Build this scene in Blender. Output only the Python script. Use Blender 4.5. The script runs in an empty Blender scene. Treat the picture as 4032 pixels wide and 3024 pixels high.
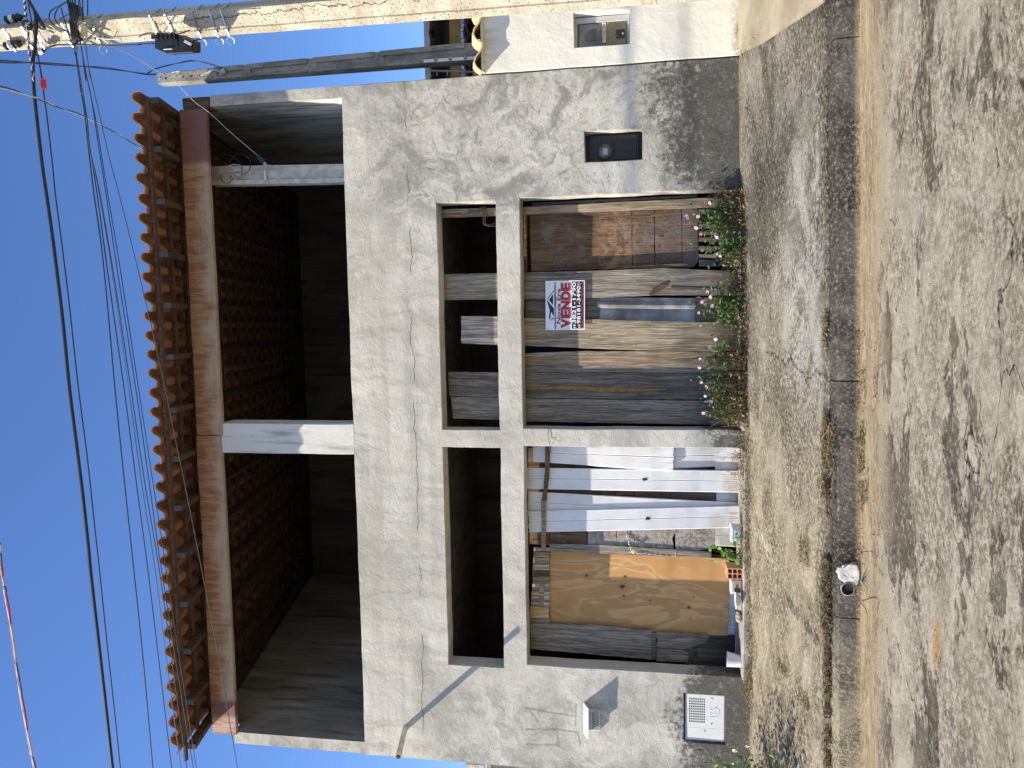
import bpy, bmesh, math, random
from mathutils import Vector, Matrix, noise as mnoise
random.seed(7)
C = bpy.context.scene.collection
sc = bpy.context.scene
rad = math.radians

# ------------------------------------------------------------------ camera, sky, sun, exposure
F = 2900.0
PITCH, YAW, ROLL = 0.16072469, 0.08631151, -0.00396691
CAM = Vector((0.0, 0.0, 1.0))
ROT = Matrix.Rotation(YAW, 3, 'Z') @ Matrix.Rotation(PITCH, 3, 'X') @ Matrix.Rotation(-ROLL, 3, 'Y')
cam_d = bpy.data.cameras.new('camera')
cam = bpy.data.objects.new('camera', cam_d); C.objects.link(cam)
cam_d.sensor_width = 36.0; cam_d.lens = F / 4032 * 36.0; cam_d.clip_start = 0.05; cam_d.clip_end = 3000
right, fwd, up = ROT @ Vector((1, 0, 0)), ROT @ Vector((0, 1, 0)), ROT @ Vector((0, 0, 1))
# the phone was held upright but the picture lies on its side: local X points down, local Y to the right
M = Matrix((-up, right, -fwd)).transposed().to_4x4(); M.translation = CAM
cam.matrix_world = M
sc.camera = cam

SUN = Vector((-1.157, -0.505, 1.157)).normalized()
world = bpy.data.worlds.new('World'); sc.world = world; world.use_nodes = True
wn = world.node_tree.nodes; wl = world.node_tree.links
bg = wn['Background']
sky = wn.new('ShaderNodeTexSky'); sky.sky_type = 'NISHITA'; sky.sun_disc = False
sky.sun_elevation = math.asin(SUN.z); sky.sun_rotation = math.atan2(SUN.x, SUN.y)
sky.altitude = 600; sky.air_density = 1.0; sky.dust_density = 0.35; sky.ozone_density = 4.5
hs = wn.new('ShaderNodeHueSaturation'); hs.inputs['Saturation'].default_value = 1.12; hs.inputs['Hue'].default_value = .508; wl.new(sky.outputs['Color'], hs.inputs['Color']); wl.new(hs.outputs['Color'], bg.inputs['Color']); bg.inputs['Strength'].default_value = 0.13
sd = bpy.data.lights.new('sun', 'SUN'); sd.energy = 5.0; sd.angle = rad(0.53); sd.color = (1.0, 0.90, 0.74)
so = bpy.data.objects.new('sun', sd); C.objects.link(so)
so.rotation_euler = SUN.to_track_quat('Z', 'Y').to_euler(); so.location = (-6, -3, 9)
sc.view_settings.view_transform = 'Standard'; sc.view_settings.look = 'None'
sc.view_settings.exposure = 0.82; sc.view_settings.gamma = 1.0
sc.view_settings.use_curve_mapping = False
try:
    sc.cycles.max_bounces = 8; sc.cycles.diffuse_bounces = 4; sc.cycles.use_denoising = True
    sc.cycles.caustics_reflective = False; sc.cycles.caustics_refractive = False
except Exception: pass

# ------------------------------------------------------------------ survey of the place: sight lines met with known planes
def ray(x, y):
    return ROT @ Vector(((1512 - y) / F, 1.0, -(x - 2016) / F))
def PY(x, y, Y=7.1): r = ray(x, y); return CAM + r * (Y / r.y)
def PX(x, y, X): r = ray(x, y); return CAM + r * (X / r.x)
def PZ(x, y, Z): r = ray(x, y); return CAM + r * ((Z - 1.0) / r.z)
K = 2.011
def z0(ox, oy): return lambda x, y: (ox + x / K, oy + y / K)
A00, A01, A02, A03 = z0(0, 0), z0(0, 750), z0(0, 1500), z0(0, 2224)
B00, B01, B02, B03 = z0(1000, 0), z0(1000, 750), z0(1000, 1500), z0(1000, 2224)
D00, D01, D02, D03 = z0(2000, 0), z0(2000, 750), z0(2000, 1500), z0(2000, 2224)
G00, G01, G02, G03 = z0(2932, 0), z0(2932, 750), z0(2932, 1500), z0(2932, 2224)

# ------------------------------------------------------------------ objects
def tag(o, label=None, cat=None, group=None, kind=None):
    if label: o['label'] = label
    if cat: o['category'] = cat
    if group: o['group'] = group
    if kind: o['kind'] = kind
    return o
def empty(name, loc, label=None, cat=None, group=None, kind=None):
    o = bpy.data.objects.new(name, None); C.objects.link(o); o.location = loc
    o.empty_display_size = 0.1
    return tag(o, label, cat, group, kind)
def link(name, me, mat, parent=None, smooth=False):
    o = bpy.data.objects.new(name, me); C.objects.link(o)
    if mat is not None:
        if isinstance(mat, (list, tuple)):
            for m in mat: me.materials.append(m)
        elif not me.materials: me.materials.append(mat)
    if parent is not None:
        o.parent = parent
        off = Vector(parent.location)
        if parent.parent is not None: off = off + Vector(parent.parent.location)
        o.location = -off
    if smooth:
        for p in me.polygons: p.use_smooth = True
    return o
class MB:
    def __init__(s): s.v = []; s.f = []; s.m = []
    def add(s, vs, fs, m=0):
        b = len(s.v); s.v += [tuple(v) for v in vs]; s.f += [tuple(b + i for i in f) for f in fs]; s.m += [m] * len(fs); return s
    def box(s, x0, x1, y0, y1, z0, z1, m=0):
        vs = [(x, y, z) for z in (z0, z1) for y in (y0, y1) for x in (x0, x1)]
        return s.add(vs, [(0, 2, 3, 1), (4, 5, 7, 6), (0, 1, 5, 4), (2, 6, 7, 3), (0, 4, 6, 2), (1, 3, 7, 5)], m)
    def obox(s, c, ax, ay, az, m=0):
        c, ax, ay, az = map(Vector, (c, ax, ay, az))
        vs = [c + ax * i + ay * j + az * k for k in (-1, 1) for j in (-1, 1) for i in (-1, 1)]
        return s.add(vs, [(0, 2, 3, 1), (4, 5, 7, 6), (0, 1, 5, 4), (2, 6, 7, 3), (0, 4, 6, 2), (1, 3, 7, 5)], m)
    def bar(s, a, b, w, h, upv=(0, 0, 1), m=0):
        a, b = Vector(a), Vector(b); d = (b - a); L = d.length; d.normalize()
        u = Vector(upv); sx = d.cross(u)
        if sx.length < 1e-4: sx = d.cross(Vector((1, 0, 0)))
        sx.normalize(); uy = sx.cross(d)
        return s.obox((a + b) / 2, d * L / 2, sx * w / 2, uy * h / 2, m)
    def tube(s, pts, r, n=8, m=0, cap=True, twist=0.0):
        pts = [Vector(p) for p in pts]; N = len(pts)
        rs = r if isinstance(r, (list, tuple)) else [r] * N
        t = (pts[1] - pts[0]).normalized()
        ref = Vector((0, 0, 1)) if abs(t.z) < 0.9 else Vector((1, 0, 0))
        nx = t.cross(ref).normalized(); vs = []
        for i in range(N):
            a = pts[max(i - 1, 0)]; b = pts[min(i + 1, N - 1)]; t = (b - a).normalized()
            nx = (nx - t * nx.dot(t)).normalized(); ny = t.cross(nx)
            for k in range(n):
                an = 2 * math.pi * k / n + twist * i
                vs.append(pts[i] + (nx * math.cos(an) + ny * math.sin(an)) * rs[i])
        fs = [(i * n + k, i * n + (k + 1) % n, (i + 1) * n + (k + 1) % n, (i + 1) * n + k) for i in range(N - 1) for k in range(n)]
        if cap: fs += [tuple(range(n - 1, -1, -1)), tuple(range((N - 1) * n, N * n))]
        return s.add(vs, fs, m)
    def lathe(s, c, axis, prof, n=16, m=0):
        c, ax = Vector(c), Vector(axis).normalized()
        ref = Vector((0, 0, 1)) if abs(ax.z) < 0.9 else Vector((1, 0, 0))
        u = ax.cross(ref).normalized(); w = ax.cross(u); vs = []
        for (r, h) in prof:
            for k in range(n):
                an = 2 * math.pi * k / n
                vs.append(c + ax * h + (u * math.cos(an) + w * math.sin(an)) * max(r, 1e-5))
        fs = [(i * n + k, i * n + (k + 1) % n, (i + 1) * n + (k + 1) % n, (i + 1) * n + k) for i in range(len(prof) - 1) for k in range(n)]
        return s.add(vs, fs, m)
    def prism(s, poly, d, m=0):
        """poly: list of points in a plane (any orientation), d: extrusion vector"""
        P = [Vector(p) for p in poly]; d = Vector(d); n = len(P)
        vs = P + [p + d for p in P]
        fs = [tuple(range(n)), tuple(range(2 * n - 1, n - 1, -1))] + [(i, i + n, (i + 1) % n + n, (i + 1) % n) for i in range(n)]
        return s.add(vs, fs, m)
    def build(s, name, mat, parent=None, smooth=False, bevel=0):
        me = bpy.data.meshes.new(name); me.from_pydata(s.v, [], s.f); me.update()
        if any(s.m):
            for p, k in zip(me.polygons, s.m): p.material_index = k
        bm = bmesh.new(); bm.from_mesh(me); bmesh.ops.recalc_face_normals(bm, faces=bm.faces)
        if bevel:
            es = [e for e in bm.edges if len(e.link_faces) == 2 and e.calc_face_angle(0) > 0.6]
            bmesh.ops.bevel(bm, geom=es, offset=bevel, segments=1, affect='EDGES', clamp_overlap=True)
        bm.to_mesh(me); bm.free()
        return link(name, me, mat, parent, smooth)
def thing_of(name, mb, mat, label, cat, group=None, smooth=False, bevel=0):
    """a thing that is one mesh, its origin at its own centre"""
    n = len(mb.v); c = Vector((sum(v[0] for v in mb.v) / n, sum(v[1] for v in mb.v) / n, min(v[2] for v in mb.v)))
    mb.v = [tuple(Vector(v) - c) for v in mb.v]
    o = mb.build(name, mat, None, smooth, bevel); o.location = c
    return tag(o, label, cat, group)
def smoothpath(pts, n=6):
    P = [Vector(p) for p in pts]; out = []
    for i in range(len(P) - 1):
        a, b, c, d = P[max(i - 1, 0)], P[i], P[i + 1], P[min(i + 2, len(P) - 1)]
        for k in range(n):
            t = k / n
            out.append(0.5 * ((2 * b) + (-a + c) * t + (2 * a - 5 * b + 4 * c - d) * t * t + (-a + 3 * b - 3 * c + d) * t ** 3))
    out.append(P[-1]); return out
def rough_poly(P, step=0.035, amp=0.0015, ends=0.0, seed=0):
    """resample a polygon's edges with a small wobble so boards are not ruler straight"""
    out = []; n = len(P)
    for i in range(n):
        a, b = Vector(P[i]), Vector(P[(i + 1) % n]); L = (b - a).length; k = max(1, int(L / step)); d = (b - a).normalized()
        nrm = Vector((d.z, 0, -d.x)); horiz = abs(d.x) > abs(d.z)
        for j in range(k):
            t = j / k; p = a.lerp(b, t)
            am = max(amp, ends) if horiz and ends else amp
            if j: p = p + nrm * (mnoise.noise(Vector((p.x * 9, p.z * 9, seed * 3.1))) * am * 1.6 + random.uniform(-am, am) * .5)
            out.append(p)
    return out

# ------------------------------------------------------------------ material helper
class Nd:
    def __init__(s, name, rough=0.9, spec=0.25):
        s.mat = bpy.data.materials.new(name); s.mat.use_nodes = True
        s.t = s.mat.node_tree; s.b = s.t.nodes['Principled BSDF']
        s.b.inputs['Roughness'].default_value = rough
        s.b.inputs['Specular IOR Level'].default_value = spec
        s._pos = None
    def n(s, typ, **kw):
        nd = s.t.nodes.new(typ)
        for k, v in kw.items(): setattr(nd, k, v)
        return nd
    def put(s, sock, v):
        if hasattr(v, 'bl_idname') or hasattr(v, 'is_linked'): s.t.links.new(v, sock)
        elif isinstance(v, (tuple, list)) and len(v) == 3 and sock.type == 'RGBA': sock.default_value = (*v, 1)
        else: sock.default_value = v
    def pos(s):
        if s._pos is None: s._pos = s.n('ShaderNodeNewGeometry').outputs['Position']
        return s._pos
    def xyz(s, v=None):
        q = s.n('ShaderNodeSeparateXYZ'); s.put(q.inputs[0], v or s.pos()); return q.outputs
    def scale(s, sx, sy, sz, v=None, off=None):
        q = s.n('ShaderNodeVectorMath', operation='MULTIPLY'); s.put(q.inputs[0], v or s.pos()); q.inputs[1].default_value = (sx, sy, sz)
        r = q.outputs[0]
        if off is not None:
            a = s.n('ShaderNodeVectorMath', operation='ADD'); s.t.links.new(r, a.inputs[0]); s.put(a.inputs[1], off); r = a.outputs[0]
        return r
    def rnd(s, k=20.0):
        r = s.n('ShaderNodeObjectInfo').outputs['Random']
        return s.m('MULTIPLY', r, k)
    def noise(s, v=None, scale=5, detail=5, rough=0.55, dist=0.0, col=False):
        q = s.n('ShaderNodeTexNoise'); s.put(q.inputs['Vector'], v or s.pos())
        q.inputs['Scale'].default_value = scale; q.inputs['Detail'].default_value = detail
        q.inputs['Roughness'].default_value = rough; q.inputs['Distortion'].default_value = dist
        return q.outputs['Color' if col else 'Fac']
    def vor(s, v=None, scale=5, feature='F1', out='Distance'):
        q = s.n('ShaderNodeTexVoronoi', feature=feature); s.put(q.inputs['Vector'], v or s.pos()); q.inputs['Scale'].default_value = scale
        return q.outputs[out]
    def m(s, op, a, b=0.0, c=0.0, clamp=False):
        q = s.n('ShaderNodeMath', operation=op, use_clamp=clamp)
        s.put(q.inputs[0], a); s.put(q.inputs[1], b)
        if op in ('MULTIPLY_ADD', 'COMPARE', 'SMOOTH_MIN', 'SMOOTH_MAX'): s.put(q.inputs[2], c)
        return q.outputs[0]
    def step(s, x, a, b, lo=0.0, hi=1.0):
        q = s.n('ShaderNodeMapRange', interpolation_type='SMOOTHSTEP'); s.put(q.inputs[0], x)
        q.inputs[1].default_value = a; q.inputs[2].default_value = b; q.inputs[3].default_value = lo; q.inputs[4].default_value = hi
        if a > b:
            q.inputs[1].default_value = b; q.inputs[2].default_value = a; q.inputs[3].default_value = hi; q.inputs[4].default_value = lo
        return q.outputs[0]
    def mix(s, f, a, b, mode='MIX'):
        q = s.n('ShaderNodeMix', data_type='RGBA', blend_type=mode); q.clamp_factor = True
        s.put(q.inputs[0], f); s.put(q.inputs[6], a); s.put(q.inputs[7], b); return q.outputs[2]
    def ramp(s, f, stops):
        q = s.n('ShaderNodeValToRGB'); s.put(q.inputs[0], f); e = q.color_ramp.elements
        while len(e) < len(stops): e.new(0.5)
        for el, (p, c) in zip(e, stops): el.position = p; el.color = (*c, 1) if len(c) == 3 else c
        return q.outputs[0]
    def col(s, v): s.put(s.b.inputs['Base Color'], v); return s
    def bump(s, h, dist=0.01, strength=1.0, prev=None):
        q = s.n('ShaderNodeBump'); s.put(q.inputs['Height'], h); q.inputs['Distance'].default_value = dist; q.inputs['Strength'].default_value = strength
        if prev is not None: s.t.links.new(prev, q.inputs['Normal'])
        s.t.links.new(q.outputs[0], s.b.inputs['Normal']); return q.outputs[0]
    def speck(s, b, dark=.45, light=.25, sc=48, v=None):
        # grains of soot and bare cement, a centimetre or two across
        k = s.noise(v, sc, 4, .7); k2 = s.noise(v, sc * 2.6, 3, .7)
        md = s.step(s.noise(v, 2.2, 6, .65, .6), .36, .62, .12, 1.35)
        b = s.mix(s.m('MULTIPLY', s.m('MULTIPLY', s.step(k, .46, .55), dark), md), b, s.mix(1.0, b, (.30, .28, .25), 'MULTIPLY'))
        b = s.mix(s.m('MULTIPLY', s.m('MULTIPLY', s.step(k2, .49, .57), dark * .9), md), b, s.mix(1.0, b, (.35, .33, .30), 'MULTIPLY'))
        return s.mix(s.m('MULTIPLY', s.step(k, .44, .36), light), b, (.55, .53, .47))
    def band(s, x, a, b, soft):
        return s.m('MULTIPLY', s.step(x, a - soft, a + soft), s.step(x, b + soft, b - soft))
def plain(name, col, rough=0.6, spec=0.4, metal=0.0, var=0.12, scale=30, bump=0.0):
    q = Nd(name, rough, spec); q.b.inputs['Metallic'].default_value = metal
    n = q.noise(scale=scale, detail=4)
    c2 = tuple(max(0, c * (1 - var * 2.2)) for c in col); c1 = tuple(min(1, c * (1 + var)) for c in col)
    q.col(q.mix(q.step(n, .3, .7), c2, c1))
    if bump: q.bump(n, bump)
    return q.mat
# ------------------------------------------------------------------ materials
def m_plaster():
    q = Nd('grey_plaster', 0.93, 0.15)
    X, Yy, Z = q.xyz()
    warp = q.noise(scale=1.3, detail=4, rough=.6, col=True)
    wv = q.n('ShaderNodeVectorMath', operation='MULTIPLY_ADD'); q.put(wv.inputs[0], warp); wv.inputs[1].default_value = (.5, .5, .5); q.put(wv.inputs[2], q.pos()); wv = wv.outputs[0]
    big = q.noise(wv, 1.1, 5, .55, .3)
    mid = q.noise(wv, 2.6, 6, .6, .8)
    fine = q.noise(scale=38, detail=4, rough=.7)
    base = q.mix(q.step(big, .32, .66), (.42, .40, .345), (.57, .545, .475))
    base = q.mix(q.m('MULTIPLY', q.step(mid, .45, .68), .5), base, (.63, .61, .55))
    vs = q.noise(q.scale(3.2, 1, .35, wv), 2.0, 6, .65, .4); base = q.mix(q.m('MULTIPLY', q.m('MULTIPLY', q.step(vs, .50, .64), q.step(Z, 1.0, 3.2, .35, 1)), .38), base, (.27, .26, .22))
    # horizontal damp streaks of the parapet
    st = q.noise(q.scale(.16, 1, 2.6), 2.2, 5, .6)
    inpar = q.step(Z, 2.75, 2.95)
    base = q.mix(q.m('MULTIPLY', q.m('MULTIPLY', q.step(st, .47, .64), inpar), .5), base, (.37, .35, .295))
    # darker cement patches, strongest right of the doors and on the lower left
    rmask = q.m('MAXIMUM', q.m('MULTIPLY', q.step(X, .6, 1.3), q.step(Z, 4.0, 2.9, .25, 1)), q.m('MULTIPLY', q.m('MULTIPLY', q.step(X, -3.45, -3.9), q.step(Z, 3.2, 2.8)), .55))
    w2 = q.n('ShaderNodeVectorMath', operation='MULTIPLY_ADD'); q.put(w2.inputs[0], q.noise(scale=1.5, detail=4, col=True)); w2.inputs[1].default_value = (1.0, 1.0, 1.0); q.put(w2.inputs[2], q.pos())
    swirl = q.noise(w2.outputs[0], 1.7, 9, .68, 1.4)
    sm = q.step(swirl, .45, .60)
    base = q.mix(q.m('MULTIPLY', q.m('MULTIPLY', sm, rmask), .72), base, (.185, .18, .165))
    sw2 = q.noise(w2.outputs[0], 5.5, 8, .72, 2.8)
    base = q.mix(q.m('MULTIPLY', q.m('MULTIPLY', q.step(sw2, .50, .64), rmask), .5), base, (.17, .168, .16))
    base = q.mix(q.m('MULTIPLY', q.m('MULTIPLY', q.step(sw2, .44, .34), rmask), .5), base, (.60, .585, .54))
    # faint trowel smears everywhere
    tr = q.noise(q.scale(3, 3, 9, wv), 2.2, 6, .72, 2.0)
    base = q.mix(q.m('MULTIPLY', q.step(tr, .57, .72), .22), base, (.33, .315, .275))
    # stains hugging the edges of the facade
    ed = q.m('MAXIMUM', q.step(X, 2.12, 2.34), q.step(X, -4.30, -4.56)); en = q.noise(scale=4.5, detail=7, rough=.7)
    base = q.mix(q.m('MULTIPLY', q.m('MULTIPLY', ed, q.step(en, .44, .60)), .6), base, (.22, .21, .18))
    # black mildew rising from the pavement
    spk = q.noise(scale=24, detail=6, rough=.78); spk2 = q.noise(scale=2.6, detail=6, rough=.62)
    edge = q.m('ADD', Z, q.m('MULTIPLY', q.m('SUBTRACT', spk2, .5), -1.0))
    hgt = q.m('MAXIMUM', q.step(X, .95, 1.5, .25, .80), q.step(X, -3.3, -3.9, .30, .62))
    lev = q.m('DIVIDE', edge, hgt)
    low = q.step(lev, 1.3, .30)
    mil = q.m('MULTIPLY', q.step(low, .0, .35), q.step(q.m('ADD', spk, q.m('MULTIPLY', low, .22)), .48, .70))
    base = q.mix(q.m('MULTIPLY', low, .35), base, (.17, .165, .14))
    base = q.mix(q.m('MULTIPLY', mil, .86), base, (.050, .047, .038)); base = q.mix(q.m('MULTIPLY', q.m('MULTIPLY', q.step(low, .3, .8), q.step(q.noise(scale=70, detail=4, rough=.85), .54, .66)), .4), base, (.27, .26, .22))
    # the long crack and its damp halo
    cr = q.noise(q.scale(1, 1, 0), 2.2, 6, .7); cz = q.m('ADD', 3.15, q.m('MULTIPLY', q.m('SUBTRACT', cr, .5), .16))
    d = q.m('ABSOLUTE', q.m('SUBTRACT', Z, cz))
    fr = q.noise(q.scale(1, 1, 0, off=(5, 0, 0)), 1.7, 2)
    base = q.mix(q.m('MULTIPLY', q.m('MULTIPLY', q.step(d, .10, .0), q.step(fr, .40, .55)), .4), base, (.28, .27, .23))
    base = q.mix(q.m('MULTIPLY', q.step(d, .005, .0015), q.step(fr, .44, .52)), base, (.08, .075, .06))
    base = q.mix(q.m('MULTIPLY', q.step(fine, .45, .75), .14), base, (.25, .24, .21))
    # fine hairline cracks
    vc = q.vor(wv, .9, 'DISTANCE_TO_EDGE'); vm = q.noise(scale=.9, detail=2)
    base = q.mix(q.m('MULTIPLY', q.m('MULTIPLY', q.step(vc, .003, .0006), q.step(vm, .52, .6)), .5), base, (.16, .155, .14))
    # charcoal strokes scrawled left of the transom
    sd_ = None; wob = q.m('MULTIPLY', q.m('SUBTRACT', q.noise(scale=9, detail=2), .5), .03)
    Xw = q.m('ADD', X, wob); Zw = q.m('ADD', Z, wob)
    for (xa, ya, xb, yb) in ((145, 1305, 380, 1303), (380, 1303, 545, 1328), (385, 1295, 405, 1435), (150, 1418, 402, 1430), (555, 1325, 572, 1425), (135, 1135, 530, 1200), (540, 1105, 535, 1270), (180, 1165, 235, 1238)):
        A, B = PY(*D03(xa, ya)), PY(*D03(xb, yb)); dx, dz = B.x - A.x, B.z - A.z; L2 = dx * dx + dz * dz
        px_, pz_ = q.m('SUBTRACT', Xw, A.x), q.m('SUBTRACT', Zw, A.z)
        t = q.m('ADD', q.m('MULTIPLY', px_, dx / L2), q.m('MULTIPLY', pz_, dz / L2), clamp=True)
        ex, ez = q.m('SUBTRACT', px_, q.m('MULTIPLY', t, dx)), q.m('SUBTRACT', pz_, q.m('MULTIPLY', t, dz))
        dd = q.m('SQRT', q.m('ADD', q.m('MULTIPLY', ex, ex), q.m('MULTIPLY', ez, ez))); sd_ = dd if sd_ is None else q.m('MINIMUM', sd_, dd)
    base = q.mix(q.m('MULTIPLY', q.m('MULTIPLY', q.step(sd_, .017, .004), q.step(spk, .25, .5)), .5), base, (.13, .13, .125))
    k3 = q.noise(scale=75, detail=4, rough=.75); base = q.mix(q.m('MULTIPLY', q.step(k3, .48, .62), .18), base, (.24, .23, .20))
    q.col(base)
    h = q.m('ADD', q.m('MULTIPLY', q.noise(scale=5, detail=6, rough=.55, dist=.6), 1.0), q.m('MULTIPLY', q.noise(scale=60, detail=3), .10))
    q.bump(q.m('ADD', h, q.m('MULTIPLY', tr, .5)), .012, .9)
    return q.mat
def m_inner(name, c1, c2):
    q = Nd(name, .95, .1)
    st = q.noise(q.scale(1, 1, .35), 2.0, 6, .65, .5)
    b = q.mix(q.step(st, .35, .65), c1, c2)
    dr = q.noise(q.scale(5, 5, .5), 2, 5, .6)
    if name.startswith('right'): b = q.mix(q.m('MULTIPLY', q.step(q.xyz()[2], 5.0, 3.9), q.step(q.xyz()[1], 9.0, 7.2)), b, (.56, .55, .50))  # paler low front of the right wall: sunlit wedge put into the colour
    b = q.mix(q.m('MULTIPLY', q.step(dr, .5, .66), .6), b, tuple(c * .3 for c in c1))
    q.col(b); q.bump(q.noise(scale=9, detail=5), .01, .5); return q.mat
def m_whitewall():
    q = Nd('cream_white_paint', .8, .2); X, Yy, Z = q.xyz()
    n = q.noise(scale=1.6, detail=5)
    b = q.mix(q.step(n, .35, .7), (.76, .725, .63), (.69, .655, .55))
    b = q.mix(q.m('MULTIPLY', q.step(Z, .9, .0), q.step(n, .3, .6)), b, (.72, .67, .50))
    d = q.noise(scale=9, detail=6, rough=.7)
    b = q.mix(q.m('MULTIPLY', q.step(Z, .16, .0), q.step(d, .42, .6)), b, (.28, .24, .15))
    up_ = q.noise(q.scale(7, 7, 1.0), 2, 4)
    b = q.mix(q.m('MULTIPLY', q.m('MULTIPLY', q.step(Z, 2.1, 2.38), q.step(up_, .42, .65)), .55), b, (.45, .36, .2))
    q.col(b); q.bump(q.m('ADD', q.noise(scale=14, detail=4, dist=.6), q.m('MULTIPLY', q.noise(scale=60), .3)), .006, .8); return q.mat
def m_sidewalk():
    q = Nd('weathered_concrete_pavement', .95, .12); X, Yy, Z = q.xyz()
    big = q.noise(scale=.9, detail=6, rough=.62, dist=.6); mid = q.noise(q.scale(.75, 1.2, 1), 2.9, 9, .7, .9)
    fine = q.noise(scale=30, detail=6, rough=.8); grit = q.noise(scale=95, detail=4, rough=.85)
    tan_ = q.mix(q.step(mid, .36, .62), (.30, .26, .18), (.50, .445, .325)); gry = q.mix(q.step(mid, .36, .62), (.21, .195, .16), (.38, .355, .30))
    b = q.mix(q.step(q.m('ADD', X, q.m('MULTIPLY', q.m('SUBTRACT', big, .5), 2.5)), .3, -1.6), gry, tan_)
    # dark algae over the right half
    al = q.m('MULTIPLY', q.step(X, -1.3, .7), q.step(q.m('ADD', q.m('MULTIPLY', big, .55), q.m('MULTIPLY', mid, .45)), .42, .55))
    al = q.m('MAXIMUM', al, q.m('MULTIPLY', q.step(mid, .56, .66), .6))
    sp = q.step(q.m('ADD', fine, q.m('MULTIPLY', al, .16)), .50, .62)
    b = q.mix(q.m('MULTIPLY', al, .45), b, (.13, .12, .095))
    b = q.mix(q.m('MULTIPLY', q.m('MULTIPLY', al, sp), .85), b, (.055, .05, .04))
    b = q.mix(q.m('MULTIPLY', q.step(fine, .53, .66), .42), b, (.09, .08, .06))
    # pale scrubbed cement showing near the kerb
    pale = q.m('MULTIPLY', q.m('MULTIPLY', q.band(q.m('ADD', Yy, q.m('MULTIPLY', big, .6)), 5.3, 6.15, .3), q.band(X, -.65, 1.3, .4)), q.step(mid, .42, .54))
    b = q.mix(q.m('MULTIPLY', pale, .8), b, q.mix(q.step(fine, .5, .68), (.50, .49, .46), (.22, .21, .19)))
    wp = q.noise(scale=5.5, detail=7, rough=.7, dist=1.5)
    b = q.mix(q.m('MULTIPLY', q.step(wp, .64, .67), .7), b, (.50, .48, .42))
    b = q.mix(q.m('MULTIPLY', q.step(grit, .53, .64), .75), b, (.045, .04, .032))
    b = q.mix(q.m('MULTIPLY', q.step(grit, .45, .36), .5), b, (.46, .43, .36))
    # two broken-out pale scars and a long dark patch
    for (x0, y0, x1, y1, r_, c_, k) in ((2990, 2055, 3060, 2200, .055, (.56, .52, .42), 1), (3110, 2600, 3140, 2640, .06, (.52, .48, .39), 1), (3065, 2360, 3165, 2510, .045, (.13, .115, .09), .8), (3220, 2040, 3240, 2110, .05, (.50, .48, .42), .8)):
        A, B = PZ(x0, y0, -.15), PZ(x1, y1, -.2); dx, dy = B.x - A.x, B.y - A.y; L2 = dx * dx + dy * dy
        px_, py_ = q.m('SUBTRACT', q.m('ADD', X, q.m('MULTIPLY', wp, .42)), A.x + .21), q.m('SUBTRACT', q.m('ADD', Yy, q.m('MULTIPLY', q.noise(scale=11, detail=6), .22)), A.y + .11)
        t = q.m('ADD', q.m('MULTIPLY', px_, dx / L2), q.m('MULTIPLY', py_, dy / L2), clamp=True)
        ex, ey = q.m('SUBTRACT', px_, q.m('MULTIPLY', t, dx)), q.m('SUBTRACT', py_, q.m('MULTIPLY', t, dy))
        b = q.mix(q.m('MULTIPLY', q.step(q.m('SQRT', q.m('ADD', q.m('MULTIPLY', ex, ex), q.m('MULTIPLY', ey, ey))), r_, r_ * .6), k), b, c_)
    # the crack running to the kerb
    cx = q.m('ADD', q.m('MULTIPLY', q.m('SUBTRACT', Yy, 5.0), .10), q.m('ADD', -.44, q.m('MULTIPLY', q.m('SUBTRACT', q.noise(q.scale(0, 1, 0), 3, 6, .7), .5), .5)))
    b = q.mix(q.m('MULTIPLY', q.step(q.m('ABSOLUTE', q.m('SUBTRACT', X, cx)), .009, .003), q.step(Yy, 6.45, 6.4)), b, (.03, .026, .02))
    # dirty seam by the kerb and along the wall
    b = q.mix(q.m('MULTIPLY', q.step(Yy, 5.24, 5.06), q.step(mid, .38, .55, .3, .9)), b, (.10, .088, .06))
    b = q.mix(q.m('MULTIPLY', q.step(q.m('ADD', Yy, q.m('MULTIPLY', mid, .2)), 6.98, 7.16), .55), b, (.36, .30, .2))
    b = q.speck(b, .62, .45, 42, q.scale(.75, 1, 1))
    q.col(b); q.bump(q.m('ADD', q.m('MULTIPLY', mid, .8), q.m('ADD', q.m('MULTIPLY', fine, .45), q.m('MULTIPLY', grit, .3))), .04, 1.0); return q.mat
def m_kerb():
    q = Nd('mouldy_kerb_concrete', .96, .1); X, Yy, Z = q.xyz()
    f = q.noise(scale=30, detail=6, rough=.75); n = q.noise(scale=2.4, detail=6)
    b = q.mix(q.step(n, .4, .62), (.13, .12, .10), (.075, .07, .058))
    b = q.mix(q.m('MULTIPLY', q.step(X, -1.8, -2.9), .85), b, (.36, .315, .22))
    b = q.mix(q.m('MULTIPLY', q.step(f, .54, .64), .55), b, (.34, .325, .28))
    b = q.mix(q.m('MULTIPLY', q.m('MULTIPLY', q.step(Yy, 4.967, 4.985), q.step(X, -2.4, -1.6)), .8), b, q.mix(q.step(f, .45, .6), (.045, .042, .034), (.105, .098, .08)))
    rel = q.m('SUBTRACT', Z, q.m('MULTIPLY', X, .022))
    b = q.mix(q.m('MULTIPLY', q.step(rel, -.385, -.43), .85), b, (.46, .36, .21))
    b = q.speck(b, .55, .22, 50)
    q.col(b); q.bump(q.m('ADD', q.noise(scale=6, detail=6), q.m('MULTIPLY', f, .5)), .03, .9); return q.mat
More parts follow.
